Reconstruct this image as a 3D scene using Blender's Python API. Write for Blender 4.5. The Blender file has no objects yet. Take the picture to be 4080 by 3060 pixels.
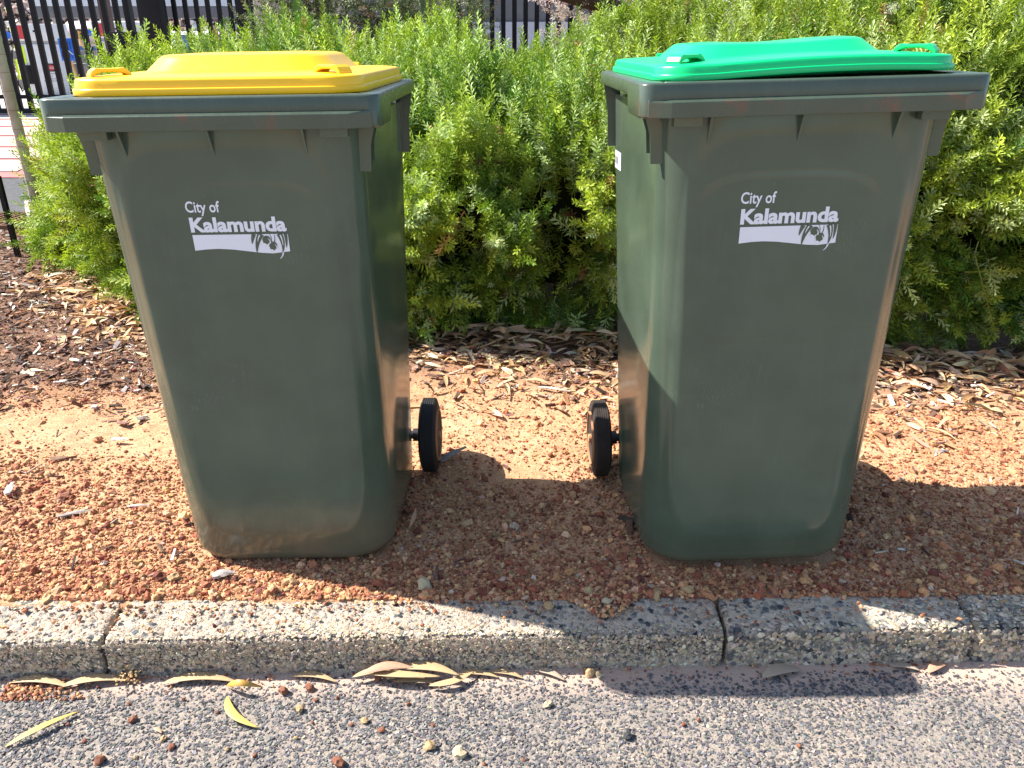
import bpy, bmesh, math, random
import numpy as np
from mathutils import Vector, Matrix, Euler
R = math.radians
rng = np.random.default_rng(7)
random.seed(7)
scene = bpy.context.scene
C = scene.collection

# ------------------------------------------------------------------ camera, sky, sun, exposure
cd = bpy.data.cameras.new('camera'); cam = bpy.data.objects.new('camera', cd); C.objects.link(cam)
cam.location = (0, 0, 1.088); cam.rotation_euler = (R(90 - 23.6), 0, 0)
cd.sensor_width = 36; cd.lens = 3152 / 4080 * 36; cd.clip_start = 0.05; cd.clip_end = 500
scene.camera = cam
SD = Vector((0.951, -0.212, -1.0))          # the way the light travels
w = bpy.data.worlds.new('World'); scene.world = w; w.use_nodes = True
nt = w.node_tree; bg = nt.nodes['Background']
sky = nt.nodes.new('ShaderNodeTexSky'); sky.sky_type = 'NISHITA'; sky.sun_disc = False
sky.sun_elevation = math.atan2(1, math.hypot(.951, .235)); sky.sun_rotation = math.atan2(-.951, .235)
nt.links.new(sky.outputs[0], bg.inputs[0]); bg.inputs[1].default_value = 0.11
sl = bpy.data.lights.new('sun', 'SUN'); sl.energy = 5.0; sl.angle = R(0.5); sl.color = (1, .955, .88)
so = bpy.data.objects.new('sun', sl); C.objects.link(so); so.rotation_euler = SD.to_track_quat('-Z', 'Y').to_euler()
so.location = (-3, 1, 6)
vs = scene.view_settings; vs.view_transform = 'Standard'; vs.look = 'None'; vs.gamma = 1; vs.use_curve_mapping = False
vs.exposure = 1.3
try:
    scene.cycles.max_bounces = 8; scene.cycles.use_denoising = True
except Exception: pass

# ------------------------------------------------------------------ helpers
def link(o, parent=None):
    C.objects.link(o)
    if parent is not None: o.parent = parent
    return o
def tag(o, label=None, cat=None, group=None, kind=None):
    if label: o['label'] = label
    if cat: o['category'] = cat
    if group: o['group'] = group
    if kind: o['kind'] = kind
    return o
def empty(name, loc=(0, 0, 0), rot=(0, 0, 0)):
    o = bpy.data.objects.new(name, None); o.location = loc; o.rotation_euler = rot; o.empty_display_size = .1
    return link(o)
class MB:
    def __init__(s): s.v = []; s.f = []
    def add(s, vs, fs):
        b = len(s.v); s.v += [tuple(v) for v in vs]; s.f += [tuple(i + b for i in f) for f in fs]; return s
    def box(s, x0, x1, y0, y1, z0, z1, b=0.0):
        if b <= 0:
            vs = [(x, y, z) for z in (z0, z1) for y in (y0, y1) for x in (x0, x1)]
            return s.add(vs, [(0, 2, 3, 1), (4, 5, 7, 6), (0, 1, 5, 4), (2, 6, 7, 3), (0, 4, 6, 2), (1, 3, 7, 5)])
        bm = bmesh.new(); bmesh.ops.create_cube(bm, size=1)
        for v in bm.verts:
            v.co = Vector(((x0 + x1) / 2 + v.co.x * (x1 - x0), (y0 + y1) / 2 + v.co.y * (y1 - y0), (z0 + z1) / 2 + v.co.z * (z1 - z0)))
        bmesh.ops.bevel(bm, geom=bm.edges[:], offset=b, segments=2, profile=.6, affect='EDGES')
        bm.verts.index_update(); s.add([v.co[:] for v in bm.verts], [[v.index for v in f.verts] for f in bm.faces]); bm.free(); return s
    def loft(s, rings, cap0=True, cap1=True, closed=True):
        n = len(rings[0]); vs = [p for r in rings for p in r]; fs = []
        for i in range(len(rings) - 1):
            for j in range(n if closed else n - 1):
                k = (j + 1) % n; fs.append((i * n + j, i * n + k, (i + 1) * n + k, (i + 1) * n + j))
        if cap0: fs.append(tuple(range(n - 1, -1, -1)))
        if cap1: fs.append(tuple((len(rings) - 1) * n + j for j in range(n)))
        return s.add(vs, fs)
    def tube(s, pts, r, n=10, cap=True):
        pts = [Vector(p) for p in pts]; rs = r if isinstance(r, (list, tuple)) else [r] * len(pts)
        rings = []; up = Vector((0, 0, 1))
        for i, p in enumerate(pts):
            t = (pts[min(i + 1, len(pts) - 1)] - pts[max(i - 1, 0)]).normalized()
            a = t.cross(up if abs(t.z) < .95 else Vector((1, 0, 0))).normalized(); b = t.cross(a)
            rings.append([(p + (a * math.cos(q) + b * math.sin(q)) * rs[i])[:] for q in [2 * math.pi * k / n for k in range(n)]])
        return s.loft(rings, cap, cap)
    def lathe_x(s, prof, cx, cy, cz, n=40):      # prof: (x, r)
        rings = [[(cx + x, cy + r * math.cos(2 * math.pi * k / n), cz + r * math.sin(2 * math.pi * k / n)) for k in range(n)] for x, r in prof]
        return s.loft(rings)
    def build(s, name, m, parent=None, smooth=0, bevel=0):
        me = bpy.data.meshes.new(name); me.from_pydata(s.v, [], s.f); me.update()
        bm = bmesh.new(); bm.from_mesh(me); bmesh.ops.recalc_face_normals(bm, faces=bm.faces); bm.to_mesh(me); bm.free()
        if m: me.materials.append(m)
        o = bpy.data.objects.new(name, me); link(o, parent)
        if smooth:
            me.shade_smooth()
            try: me.set_sharp_from_angle(angle=R(smooth))
            except Exception: pass
        if bevel:
            b = o.modifiers.new('bevel', 'BEVEL'); b.width = bevel; b.segments = 2; b.limit_method = 'ANGLE'; b.angle_limit = R(40)
        return o
def npmesh(name, verts, faces, mat, parent=None, col=None, smooth=False):
    """verts (N,3), faces (M,3|4) int"""
    me = bpy.data.meshes.new(name); k = faces.shape[1]
    me.vertices.add(len(verts)); me.vertices.foreach_set('co', np.ascontiguousarray(verts, dtype=np.float32).ravel())
    me.loops.add(faces.size); me.loops.foreach_set('vertex_index', faces.astype(np.int32).ravel())
    me.polygons.add(len(faces)); me.polygons.foreach_set('loop_start', np.arange(0, faces.size, k, dtype=np.int32))
    me.polygons.foreach_set('use_smooth', np.full(len(faces), smooth))
    me.update(calc_edges=True)
    if col is not None:
        a = me.color_attributes.new('tint', 'FLOAT_COLOR', 'POINT')
        c = np.ones((len(verts), 4), np.float32); c[:, :3] = col; a.data.foreach_set('color', c.ravel())
    me.materials.append(mat)
    o = bpy.data.objects.new(name, me); return link(o, parent)

def hash2(i, j, s):
    n = (i.astype(np.int64) * 374761393 + j.astype(np.int64) * 668265263 + s * 974711) & 0x7fffffff
    n = ((n ^ (n >> 13)) * 1274126177) & 0x7fffffff
    return ((n ^ (n >> 16)) & 0xffff) / 65535.0
def vn(x, y, s=0):
    x = np.asarray(x, float); y = np.asarray(y, float)
    i = np.floor(x); j = np.floor(y); u = x - i; v = y - j; u = u * u * (3 - 2 * u); v = v * v * (3 - 2 * v)
    return ((hash2(i, j, s) * (1 - u) + hash2(i + 1, j, s) * u) * (1 - v) + (hash2(i, j + 1, s) * (1 - u) + hash2(i + 1, j + 1, s) * u) * v)
def fbm(x, y, s=0, o=4):
    t = 0; a = .5
    for k in range(o): t = t + a * (vn(x * 2 ** k, y * 2 ** k, s + k * 17) - .5); a *= .5
    return t
def interp(x, pts):
    return np.interp(x, [p[0] for p in pts], [p[1] for p in pts])

# ---- materials
def mat(name, col=(.5, .5, .5), rough=.5, spec=.5, metal=0, coat=0, **kw):
    m = bpy.data.materials.new(name); m.use_nodes = True
    b = m.node_tree.nodes['Principled BSDF']
    b.inputs['Base Color'].default_value = (*col, 1); b.inputs['Roughness'].default_value = rough
    b.inputs['Specular IOR Level'].default_value = spec; b.inputs['Metallic'].default_value = metal
    b.inputs['Coat Weight'].default_value = coat
    return m
class NT:
    def __init__(s, m): s.m = m; s.t = m.node_tree; s.b = s.t.nodes['Principled BSDF']; s.tc = s.n('ShaderNodeTexCoord')
    def n(s, ty, **kw):
        nd = s.t.nodes.new(ty)
        for k, v in kw.items(): setattr(nd, k, v)
        return nd
    def l(s, a, b): s.t.links.new(a, b)
    def map(s, scale=(1, 1, 1), loc=(0, 0, 0)):
        mp = s.n('ShaderNodeMapping'); mp.inputs['Scale'].default_value = scale; mp.inputs['Location'].default_value = loc
        s.l(s.tc.outputs['Object'], mp.inputs[0]); return mp.outputs[0]
    def noise(s, scale, detail=4, vec=None, rough=.6):
        nd = s.n('ShaderNodeTexNoise'); nd.inputs['Scale'].default_value = scale; nd.inputs['Detail'].default_value = detail
        nd.inputs['Roughness'].default_value = rough; s.l(vec if vec is not None else s.tc.outputs['Object'], nd.inputs['Vector']); return nd.outputs['Fac']
    def voro(s, scale, vec=None, feature='F1'):
        nd = s.n('ShaderNodeTexVoronoi', feature=feature); nd.inputs['Scale'].default_value = scale
        s.l(vec if vec is not None else s.tc.outputs['Object'], nd.inputs['Vector']); return nd
    def ramp(s, fac, stops, interp='LINEAR'):
        r = s.n('ShaderNodeValToRGB'); r.color_ramp.interpolation = interp; e = r.color_ramp.elements
        while len(e) < len(stops): e.new(.5)
        for k, (p, c) in enumerate(stops):
            e[k].position = p; e[k].color = (*c, 1) if hasattr(c, '__len__') else (c, c, c, 1)
        s.l(fac, r.inputs[0]); return r.outputs[0]
    def mix(s, f, a, b, mode='MIX'):
        nd = s.n('ShaderNodeMix', data_type='RGBA', blend_type=mode)
        for v, i in ((f, 0), (a, 6), (b, 7)):
            if isinstance(v, (int, float)): nd.inputs[i].default_value = v if i == 0 else (v, v, v, 1)
            elif isinstance(v, tuple): nd.inputs[i].default_value = (*v, 1)
            else: s.l(v, nd.inputs[i])
        return nd.outputs[2]
    def math(s, op, a, b=0.0):
        nd = s.n('ShaderNodeMath', operation=op)
        for v, i in ((a, 0), (b, 1)):
            if isinstance(v, (int, float)): nd.inputs[i].default_value = v
            else: s.l(v, nd.inputs[i])
        return nd.outputs[0]
    def attr(s): nd = s.n('ShaderNodeAttribute'); nd.attribute_name = 'tint'; return nd.outputs['Color']
    def bump(s, h, dist=.002, strength=1.0, prev=None):
        nd = s.n('ShaderNodeBump'); nd.inputs['Strength'].default_value = strength; nd.inputs['Distance'].default_value = dist
        s.l(h, nd.inputs['Height']); 
        if prev is not None: s.l(prev, nd.inputs['Normal'])
        return nd.outputs[0]
    def xyz(s):
        nd = s.n('ShaderNodeSeparateXYZ'); s.l(s.tc.outputs['Object'], nd.inputs[0]); return nd.outputs
    def out(s, col=None, rough=None, normal=None):
        if col is not None: s.l(col, s.b.inputs['Base Color'])
        if rough is not None: s.l(rough, s.b.inputs['Roughness'])
        if normal is not None: s.l(normal, s.b.inputs['Normal'])
        return s.m

def m_sand():
    s = NT(mat('sand', rough=.95, spec=.15))
    a = s.noise(3.1, 5); b = s.noise(160, 3); c = s.noise(28, 5)
    col = s.ramp(a, [(.3, (.42, .20, .115)), (.5, (.56, .32, .195)), (.7, (.64, .42, .28))])
    col = s.mix(.55, col, s.ramp(b, [(.3, (.20, .075, .035)), (.52, (.50, .28, .135)), (.72, (.72, .50, .27))]))
    col = s.mix(s.ramp(c, [(.45, 0), (.7, .5)]), col, (.30, .12, .06))
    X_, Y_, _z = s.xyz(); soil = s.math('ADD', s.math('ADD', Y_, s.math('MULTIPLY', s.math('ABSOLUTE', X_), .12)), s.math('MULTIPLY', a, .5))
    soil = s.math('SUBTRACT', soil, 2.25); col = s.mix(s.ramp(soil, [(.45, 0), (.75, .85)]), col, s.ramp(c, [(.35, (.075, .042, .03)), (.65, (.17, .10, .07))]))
    # far from the bed the same sheet is paved with grey concrete
    y = s.xyz()[1]
    grey = s.ramp(s.noise(2.0, 6), [(.3, (.38, .34, .31)), (.7, (.56, .52, .48))])
    col = s.mix(s.ramp(s.math('DIVIDE', y, 20), [(.43, 0), (.45, 1)]), col, grey)
    n = s.bump(b, .003, .9); n = s.bump(s.noise(420, 2), .0012, .8, n)
    return s.out(col, None, n)
def m_tint(name, rough=.8, spec=.3, grain=300, bump=.0008, amt=.35):
    s = NT(mat(name, rough=rough, spec=spec)); g = s.noise(grain, 3)
    col = s.mix(amt, s.attr(), s.ramp(g, [(.3, .35), (.7, 1.6)]), 'MULTIPLY')
    return s.out(col, None, s.bump(g, bump, .7))
def m_leaf(name, rough=.42, trans=.35, tcol=(1.0, 1.15, .35)):
    m = mat(name, rough=rough, spec=.25); s = NT(m); a = s.attr()
    s.l(a, s.b.inputs['Base Color'])
    tr = s.n('ShaderNodeBsdfTranslucent'); s.l(s.mix(1.0, a, tcol, 'MULTIPLY'), tr.inputs[0])
    mx = s.n('ShaderNodeMixShader'); mx.inputs[0].default_value = trans
    s.l(s.b.outputs[0], mx.inputs[1]); s.l(tr.outputs[0], mx.inputs[2])
    s.l(mx.outputs[0], s.t.nodes['Material Output'].inputs[0]); return m
def m_kerb(name, base, seed, scale, rusty=.25):
    s = NT(mat(name, rough=.9, spec=.25)); v = s.map((1, 1, 1), (seed, seed * 2, 0))
    warp = s.n('ShaderNodeVectorMath', operation='ADD')
    nn = s.n('ShaderNodeTexNoise'); nn.inputs['Scale'].default_value = 90; s.l(v, nn.inputs['Vector'])
    sc = s.n('ShaderNodeVectorMath', operation='SCALE'); s.l(nn.outputs['Color'], sc.inputs[0]); sc.inputs[3].default_value = .014
    s.l(v, warp.inputs[0]); s.l(sc.outputs[0], warp.inputs[1])
    v1 = s.voro(scale, warp.outputs[0]); v2 = s.voro(scale * 2.3, warp.outputs[0])
    sep = s.n('ShaderNodeSeparateColor'); s.l(v1.outputs['Color'], sep.inputs[0])
    chip = s.ramp(sep.outputs[0], [(0, (.045, .05, .055)), (.13, (.10, .11, .115)), (.22, (.30, .26, .21)), (.42, (.44, .35, .25)), (.6, (.27, .21, .155)), (.72, (.50, .41, .31)), (.9, (.20, .19, .18))], 'CONSTANT')
    sep2 = s.n('ShaderNodeSeparateColor'); s.l(v2.outputs['Color'], sep2.inputs[0])
    chip2 = s.ramp(sep2.outputs[1], [(0, (.10, .10, .10)), (.2, (.36, .29, .22)), (.5, (.48, .40, .31)), (.8, (.32, .24, .17))], 'CONSTANT')
    edge = s.ramp(v1.outputs['Distance'], [(.40, 0), (.62, 1)])
    col = s.mix(edge, chip, s.mix(s.ramp(v2.outputs['Distance'], [(.3, 0), (.5, .8)]), chip2, base))
    dirt = s.noise(7, 5); col = s.mix(s.ramp(dirt, [(.45, 0), (.75, rusty)]), col, (.40, .20, .10))
    h = s.mix(.5, s.ramp(v1.outputs['Distance'], [(.1, 1), (.5, 0)]), s.ramp(v2.outputs['Distance'], [(.1, 1), (.5, 0)]))
    n = s.bump(h, .0035, .9); n = s.bump(s.noise(500, 2), .001, .6, n)
    return s.out(col, None, n)
def m_road():
    s = NT(mat('asphalt_binder', rough=.92, spec=.2))
    f = s.noise(9, 5); g = s.noise(230, 3)
    col = s.ramp(g, [(.3, (.17, .14, .12)), (.5, (.28, .235, .195)), (.72, (.40, .34, .285))])
    col = s.mix(s.ramp(f, [(.42, 0), (.66, .35)]), col, (.12, .115, .115))
    y = s.xyz()[1]
    band = s.math('ADD', y, s.math('MULTIPLY', s.noise(16, 4), .08))
    col = s.mix(s.ramp(band, [(.0, 0), (1, 1)]), col, col)
    col = s.mix(s.ramp(s.math('MULTIPLY', s.math('SUBTRACT', band, 1.17), 8.0), [(.2, 0), (.75, .85)]), col, (.52, .37, .29))
    n = s.bump(g, .003, .9)
    return s.out(col, None, n)
def m_plastic(name, col, rough=.33, dust=(0, .2), rust=False, dust_col=(.22, .135, .08), dents=True, spec=.5, bulges=()):
    s = NT(mat(name, col, rough, spec)); x, y, z = s.xyz()
    n1 = s.noise(6, 5); n2 = s.noise(55, 4); st = s.noise(9, 5, s.map((9, 9, 1)))
    c = s.mix(s.ramp(n1, [(.35, 0), (.7, .25)]), col, tuple(min(1, a * 1.9 + .015) for a in col))
    c = s.mix(s.ramp(st, [(.56, 0), (.8, .07)]), c, (.22, .23, .21))
    scr = s.noise(26, 3, s.map((14, 14, .9)), .7)
    c = s.mix(s.ramp(scr, [(.73, 0), (.80, .10)]), c, (.34, .34, .32))
    scr2 = s.noise(60, 2, s.map((22, 22, 1.1)), .6); n3 = s.noise(4.5, 3)
    c = s.mix(s.math('MULTIPLY', s.ramp(scr2, [(.60, 0), (.66, .45)]), s.ramp(n3, [(.58, 0), (.70, 1)])), c, (.24, .26, .23))
    if dust[0] > 0:
        zz = s.math('SUBTRACT', 1.0, s.math('DIVIDE', z, dust[1]))
        f = s.math('MULTIPLY', s.ramp(zz, [(0, 0), (1, 1)]), s.ramp(n1, [(.3, .1), (.7, dust[0])]))
        c = s.mix(f, c, dust_col)
        sp = s.voro(170); f2 = s.math('MULTIPLY', s.ramp(sp.outputs['Distance'], [(.10, 1), (.16, 0)]), s.ramp(n2, [(.60, 0), (.70, .3)]))
        c = s.mix(f2, c, (.38, .27, .18))
    if dust[0] > .9:                                  # the orange rub mark low on the front
        mp = s.n('ShaderNodeVectorMath', operation='DISTANCE'); sc = s.map((9.5, 1, 22), (.16, 0, -1.55)); s.l(sc, mp.inputs[0])
        sx_ = s.n('ShaderNodeSeparateXYZ'); s.l(sc, sx_.inputs[0]); rr2 = s.math('ADD', s.math('POWER', sx_.outputs[0], 2.0), s.math('POWER', sx_.outputs[2], 2.0))
        f3 = s.math('MULTIPLY', s.ramp(rr2, [(.05, .5), (.9, 0)]), s.ramp(s.noise(70, 4, s.map((1, 1, .4))), [(.35, .1), (.6, 1)])); f3 = s.math('MULTIPLY', f3, s.ramp(y, [(0, 1), (.01, 0)]))
        c = s.mix(f3, c, (.30, .11, .05))
    if rust:
        rr = s.noise(11, 3, s.map((1, 1, 1), (rust, 0, 0)))
        f = s.math('MULTIPLY', s.ramp(rr, [(.56, 0), (.64, .45)]), s.ramp(n2, [(.38, 0), (.6, 1)]))
        f = s.math('MULTIPLY', f, s.ramp(z, [(.9705, 1), (.974, 0)]))
        c = s.mix(f, c, (.20, .055, .03))
    rg = s.ramp(s.mix(.5, n2, st), [(.3, rough - .03), (.7, rough + .07)])
    n = s.bump(s.noise(500, 2), .0002, .15)
    if dents:
        n = s.bump(s.noise(3.3, 1), .022, .75, n)
    for cx, cz, hw, hh, ex, dist in bulges:          # pushed out panels of the moulding
        u = s.math('POWER', s.math('ABSOLUTE', s.math('DIVIDE', s.math('SUBTRACT', x, cx), hw)), ex); v = s.math('POWER', s.math('ABSOLUTE', s.math('DIVIDE', s.math('SUBTRACT', z, cz), hh)), ex)
        h = s.ramp(s.math('POWER', s.math('ADD', u, v), 2.0 / ex), [(.55, 1), (.78, .82), (1.0, 0)], 'EASE'); n = s.bump(h, dist, .8, n)
    return s.out(c, rg, n)
def m_simple(name, col, rough=.6, var=.35, scale=12, spec=.4, metal=0, bump=0):
    s = NT(mat(name, col, rough, spec, metal)); g = s.noise(scale, 5)
    c = s.mix(s.ramp(g, [(.35, 0), (.7, var)]), col, tuple(a * .45 for a in col))
    return s.out(c, None, s.bump(s.noise(scale * 14, 3), bump, .6) if bump else None)

M = {}
M['sand'] = m_sand(); M['gravel'] = m_tint('laterite_gravel'); M['chips'] = m_tint('asphalt_chips', .75, .35, 350)
M['mulch'] = m_tint('wood_mulch', .85, .2, 120, .001, .5); M['dryleaf'] = m_leaf('dry_leaf', .5, .18, (1, .8, .5))
M['foliage'] = m_leaf('needle_leaf', .50, .28); M['pale'] = m_leaf('pale_leaf', .6, .3, (1, 1, .9))
M['twig'] = m_simple('twig_bark', (.09, .06, .04), .9, .6, 30, .2)
M['bark'] = m_simple('dark_bark', (.10, .055, .035), .9, .6, 18, .2, bump=.004)
M['kerb'] = m_kerb('exposed_aggregate', (.42, .35, .28), 0, 85)
M['kerb_b'] = m_kerb('exposed_aggregate_pale', (.46, .40, .32), 5, 62, .12)
M['road'] = m_road()
GREEN = (.058, .082, .058)
M['bin_l'] = m_plastic('dark_green_plastic', GREEN, .15, (.6, .20), bulges=((0, .50, .205, .46, 6.0, .007), (.03, .67, .16, .19, 4.0, .0016)))
M['bin_r'] = m_plastic('dark_green_plastic_clean', GREEN, .15, (.3, .08), bulges=((0, .50, .205, .46, 6.0, .007), (-.015, .69, .18, .165, 4.0, .003)))
M['rim_l'] = m_plastic('rim_plastic', tuple(a * .8 for a in GREEN), .27, rust=3.1, dents=False)
M['rim_r'] = m_plastic('rim_plastic_scuffed', tuple(a * .8 for a in GREEN), .27, rust=8.3, dents=False)
M['yellow'] = m_plastic('yellow_plastic', (.98, .55, .006), .30, dents=False)
M['glid'] = m_plastic('green_lid_plastic', (.0, .52, .165), .30, dents=False)
for k in ('yellow', 'glid'):                     # clean lids: no scratches baked, a little sheen only
    b = M[k].node_tree.nodes['Principled BSDF']
    for lk in list(b.inputs['Base Color'].links): M[k].node_tree.links.remove(lk)
M['rubber'] = m_simple('tyre_rubber', (.022, .021, .021), .75, .5, 40, .3, bump=.0006)
M['tread_dust'] = m_simple('dusty_tyre_rubber', (.045, .034, .028), .85, .7, 35, .3, bump=.0008)
M['hub'] = m_simple('grey_hub_plastic', (.28, .28, .30), .35)
M['dusthub'] = m_simple('orange_dusted_hub_edge', (.50, .24, .12), .8)
M['steel'] = m_simple('axle_steel', (.05, .05, .055), .45, metal=.6)
M['print'] = m_simple('white_print', (.72, .73, .80), .45, .05)
M['ink'] = m_simple('dark_ink', (.02, .025, .03), .6, .05)

# ------------------------------------------------------------------ ground
def zg(x, y):
    x = np.asarray(x, float); y = np.asarray(y, float)
    t = np.clip((y - 5.3) / 3.6, 0, 1); z = .31 * t * t * (3 - 2 * t)
    t2 = np.clip((y - 14) / 3, 0, 1); z = z - .55 * t2 * t2 * (3 - 2 * t2)
    near = np.clip((6 - y) / 1.5, 0, 1)
    z = z + near * (fbm(x * 1.7, y * 1.7, 3) * .05 + fbm(x * 9, y * 9, 5) * .022 + .004)
    # level pads under the bins
    for cx, dz in ((-.505, -.002), (.53, .013)):
        d = np.hypot((x - cx) / .36, (y - 1.75) / .36); k = np.clip(1.6 - d, 0, 1); z = z * (1 - k) + dz * k
    k = np.clip((1.62 - y - .02 * x) / .2, 0, 1); z = z * (1 - k) + (fbm(x * 9, y * 9, 5) * .012 + .002) * k
    return z
KY = math.tan(R(1.3))                               # the kerb runs slightly away to the right
def ground():
    def axis(a, b, st, lo, hi):
        m = list(np.arange(a, b, st)); s = st; v = a; left = []
        while v > lo: s *= 1.35; v -= s; left.append(v)
        s = st; v = m[-1]; right = []
        while v < hi: s *= 1.35; v += s; right.append(v)
        return np.array(left[::-1] + m + right)
    xs = axis(-2.7, 2.7, .0125, -140, 140); ys = axis(1.28, 4.6, .0125, -60, 200)
    X, Y = np.meshgrid(xs, ys); edge = 1.32 + KY * X
    Z = zg(X, Y); k = np.clip((Y - edge) / .03, 0, 1); Z = Z * k + (1 - k) * (-.14)
    nx, ny = len(xs), len(ys); idx = np.arange(nx * ny).reshape(ny, nx)
    F = np.stack([idx[:-1, :-1], idx[:-1, 1:], idx[1:, 1:], idx[1:, :-1]], -1).reshape(-1, 4)
    o = npmesh('ground', np.stack([X, Y, Z], -1).reshape(-1, 3), F, M['sand'], smooth=True)
    tag(o, 'orange gravelly earth bed running back from the kerb', kind='structure')
ground()
# road: a crowned asphalt sheet from the kerb towards and behind the camera
def road():
    xs = np.concatenate([np.linspace(-60, -2, 12), np.arange(-1.6, 1.6, .02), np.linspace(2, 60, 12)])
    ys = np.concatenate([np.linspace(-9, .6, 14), np.arange(.7, 1.3, .02)])
    X, Y = np.meshgrid(xs, ys); Z = -.090 + fbm(X * 6, Y * 6, 9) * .006 + 0 * X
    Y = Y + KY * X * np.clip(1 - np.abs(X) / 60, 0, 1)
    nx, ny = len(xs), len(ys); idx = np.arange(nx * ny).reshape(ny, nx)
    F = np.stack([idx[:-1, :-1], idx[:-1, 1:], idx[1:, 1:], idx[1:, :-1]], -1).reshape(-1, 4)
    tag(npmesh('road', np.stack([X, Y, Z], -1).reshape(-1, 3), F, M['road'], smooth=True), 'dusty grey asphalt road along the kerb', kind='structure')
road()
# kerb: one thing, each cast length a piece
kerb = tag(empty('kerb'), 'exposed aggregate concrete kerb', kind='structure')
KF = 1.243                                            # front face
def kerb_piece(x0, x1, m, seed, slump=0.0, step=.006):
    prof = [(.0, -.16), (.0, -.09), (.002, -.06), (.004, -.035), (.005, -.024), (.008, -.016), (.013, -.0105), (.020, -.0075), (.035, -.005), (.06, -.002), (.09, .001), (.115, .001), (.14, -.003), (.15, -.02), (.15, -.16)]
    # resample finely
    P = np.array(prof); d = np.r_[0, np.cumsum(np.hypot(*np.diff(P, axis=0).T))]
    t = np.arange(0, d[-1], step); py = np.interp(t, d, P[:, 0]); pz = np.interp(t, d, P[:, 1])
    xs = np.linspace(x0, x1, max(4, int((x1 - x0) / step)))
    X, T = np.meshgrid(xs, t); Yp = np.interp(T, d, P[:, 0]); Zp = np.interp(T, d, P[:, 1])
    n = fbm(X * 80, T * 80, seed, 3) * .0045 + fbm(X * 6, T * 6, seed + 4, 2) * .008
    e = np.minimum(X - x0, x1 - X); er = np.clip(1 - e / .012, 0, 1) ** 2 * (.006 + .010 * (fbm(X * 0 + seed, T * 40, seed, 2) + .3))
    nz = np.clip((Yp) / .05, .15, 1); ny = 1 - nz
    Y = KF + Yp + KY * X - n * ny + er * ny; Z = Zp + n * nz - er * nz - slump * np.clip(Yp / .02, 0, 1)
    Z = np.minimum(Z, .004)
    nx, nt_ = len(xs), len(t); idx = np.arange(nx * nt_).reshape(nt_, nx)
    F = np.stack([idx[:-1, :-1], idx[:-1, 1:], idx[1:, 1:], idx[1:, :-1]], -1).reshape(-1, 4)
    V = np.stack([X, Y, Z], -1).reshape(-1, 3)
    b = len(V)                                        # end faces
    ends = []
    for c in (0, nx - 1):
        ctr = np.array([[xs[c], KF + .075 + KY * xs[c], -.09]]); V = np.r_[V, ctr]; ci = len(V) - 1
        ends += [(int(idx[i, c]), int(idx[i + 1, c]), ci, ci) for i in range(nt_ - 1)]
    F = np.r_[F, np.array(ends)]
    me_o = npmesh('kerb_stone', V, F[:len(F) - len(ends)], m, kerb, smooth=True)
    mb = MB(); mb.v = [tuple(v) for v in V]; mb.f = [f[:3] for f in ends]
    bm = bmesh.new(); bm.from_mesh(me_o.data); bm.verts.ensure_lookup_table()
    for f in ends:
        try: bm.faces.new([bm.verts[i] for i in f[:3]])
        except Exception: pass
    bmesh.ops.recalc_face_normals(bm, faces=bm.faces); bm.to_mesh(me_o.data); bm.free()
    return me_o
kerb_piece(-2.1, -.8185, M['kerb'], 11); kerb_piece(-.8115, .4285, M['kerb'], 23)
kerb_piece(.4365, .940, M['kerb_b'], 37); kerb_piece(.9465, 2.3, M['kerb_b'], 51, .002)

# ------------------------------------------------------------------ stones
def ico(sub):
    bm = bmesh.new(); bmesh.ops.create_icosphere(bm, subdivisions=sub, radius=1)
    v = np.array([p.co[:] for p in bm.verts]); f = np.array([[q.index for q in t.verts] for t in bm.faces]); bm.free(); return v, f
OCT = (np.array([(1, 0, 0), (-1, 0, 0), (0, 1, 0), (0, -1, 0), (0, 0, 1), (0, 0, -1)], float),
       np.array([(0, 2, 4), (2, 1, 4), (1, 3, 4), (3, 0, 4), (2, 0, 5), (1, 2, 5), (3, 1, 5), (0, 3, 5)]))
ICO1, ICO2 = ico(1), ico(2)
BOX = (np.array([(x, y, z) for z in (-.72, .72) for y in (-.75, .75) for x in (-.75, .75)]), np.array([(0, 2, 1), (1, 2, 3), (4, 5, 6), (5, 7, 6), (0, 1, 4), (1, 5, 4), (2, 6, 3), (3, 6, 7), (0, 4, 2), (2, 4, 6), (1, 3, 5), (3, 7, 5)]))
def scatter(name, tpl, P, S, col, mt, flat=(.6, .95), jit=.22, label=None, parent=None, squash=None, tilt=.35, smooth=False):
    V, F = tpl; n = len(P); nv = len(V)
    vv = V[None] * (1 + jit * rng.standard_normal((n, nv, 1))).clip(.55, 1.5)
    sc = np.stack([S * rng.uniform(.9, 1.35, n), S * rng.uniform(.75, 1.05, n), S * rng.uniform(*flat, n)], -1)
    vv = vv * sc[:, None]
    a = rng.uniform(0, 2 * np.pi, n); b = rng.normal(0, tilt, n); c = rng.normal(0, tilt, n)
    ca, sa, cb, sb, cc, s_c = np.cos(a), np.sin(a), np.cos(b), np.sin(b), np.cos(c), np.sin(c)
    x, y, z = vv[..., 0], vv[..., 1], vv[..., 2]
    y, z = y * cb[:, None] - z * sb[:, None], y * sb[:, None] + z * cb[:, None]
    x, z = x * cc[:, None] + z * s_c[:, None], -x * s_c[:, None] + z * cc[:, None]
    x, y = x * ca[:, None] - y * sa[:, None], x * sa[:, None] + y * ca[:, None]
    VV = np.stack([x, y, z], -1) + P[:, None]
    FF = F[None] + (np.arange(n) * nv)[:, None, None]
    o = npmesh(name, VV.reshape(-1, 3), FF.reshape(-1, F.shape[1]), mt, parent, np.repeat(col, nv, 0), smooth)
    return tag(o, label, kind='stuff')
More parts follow.
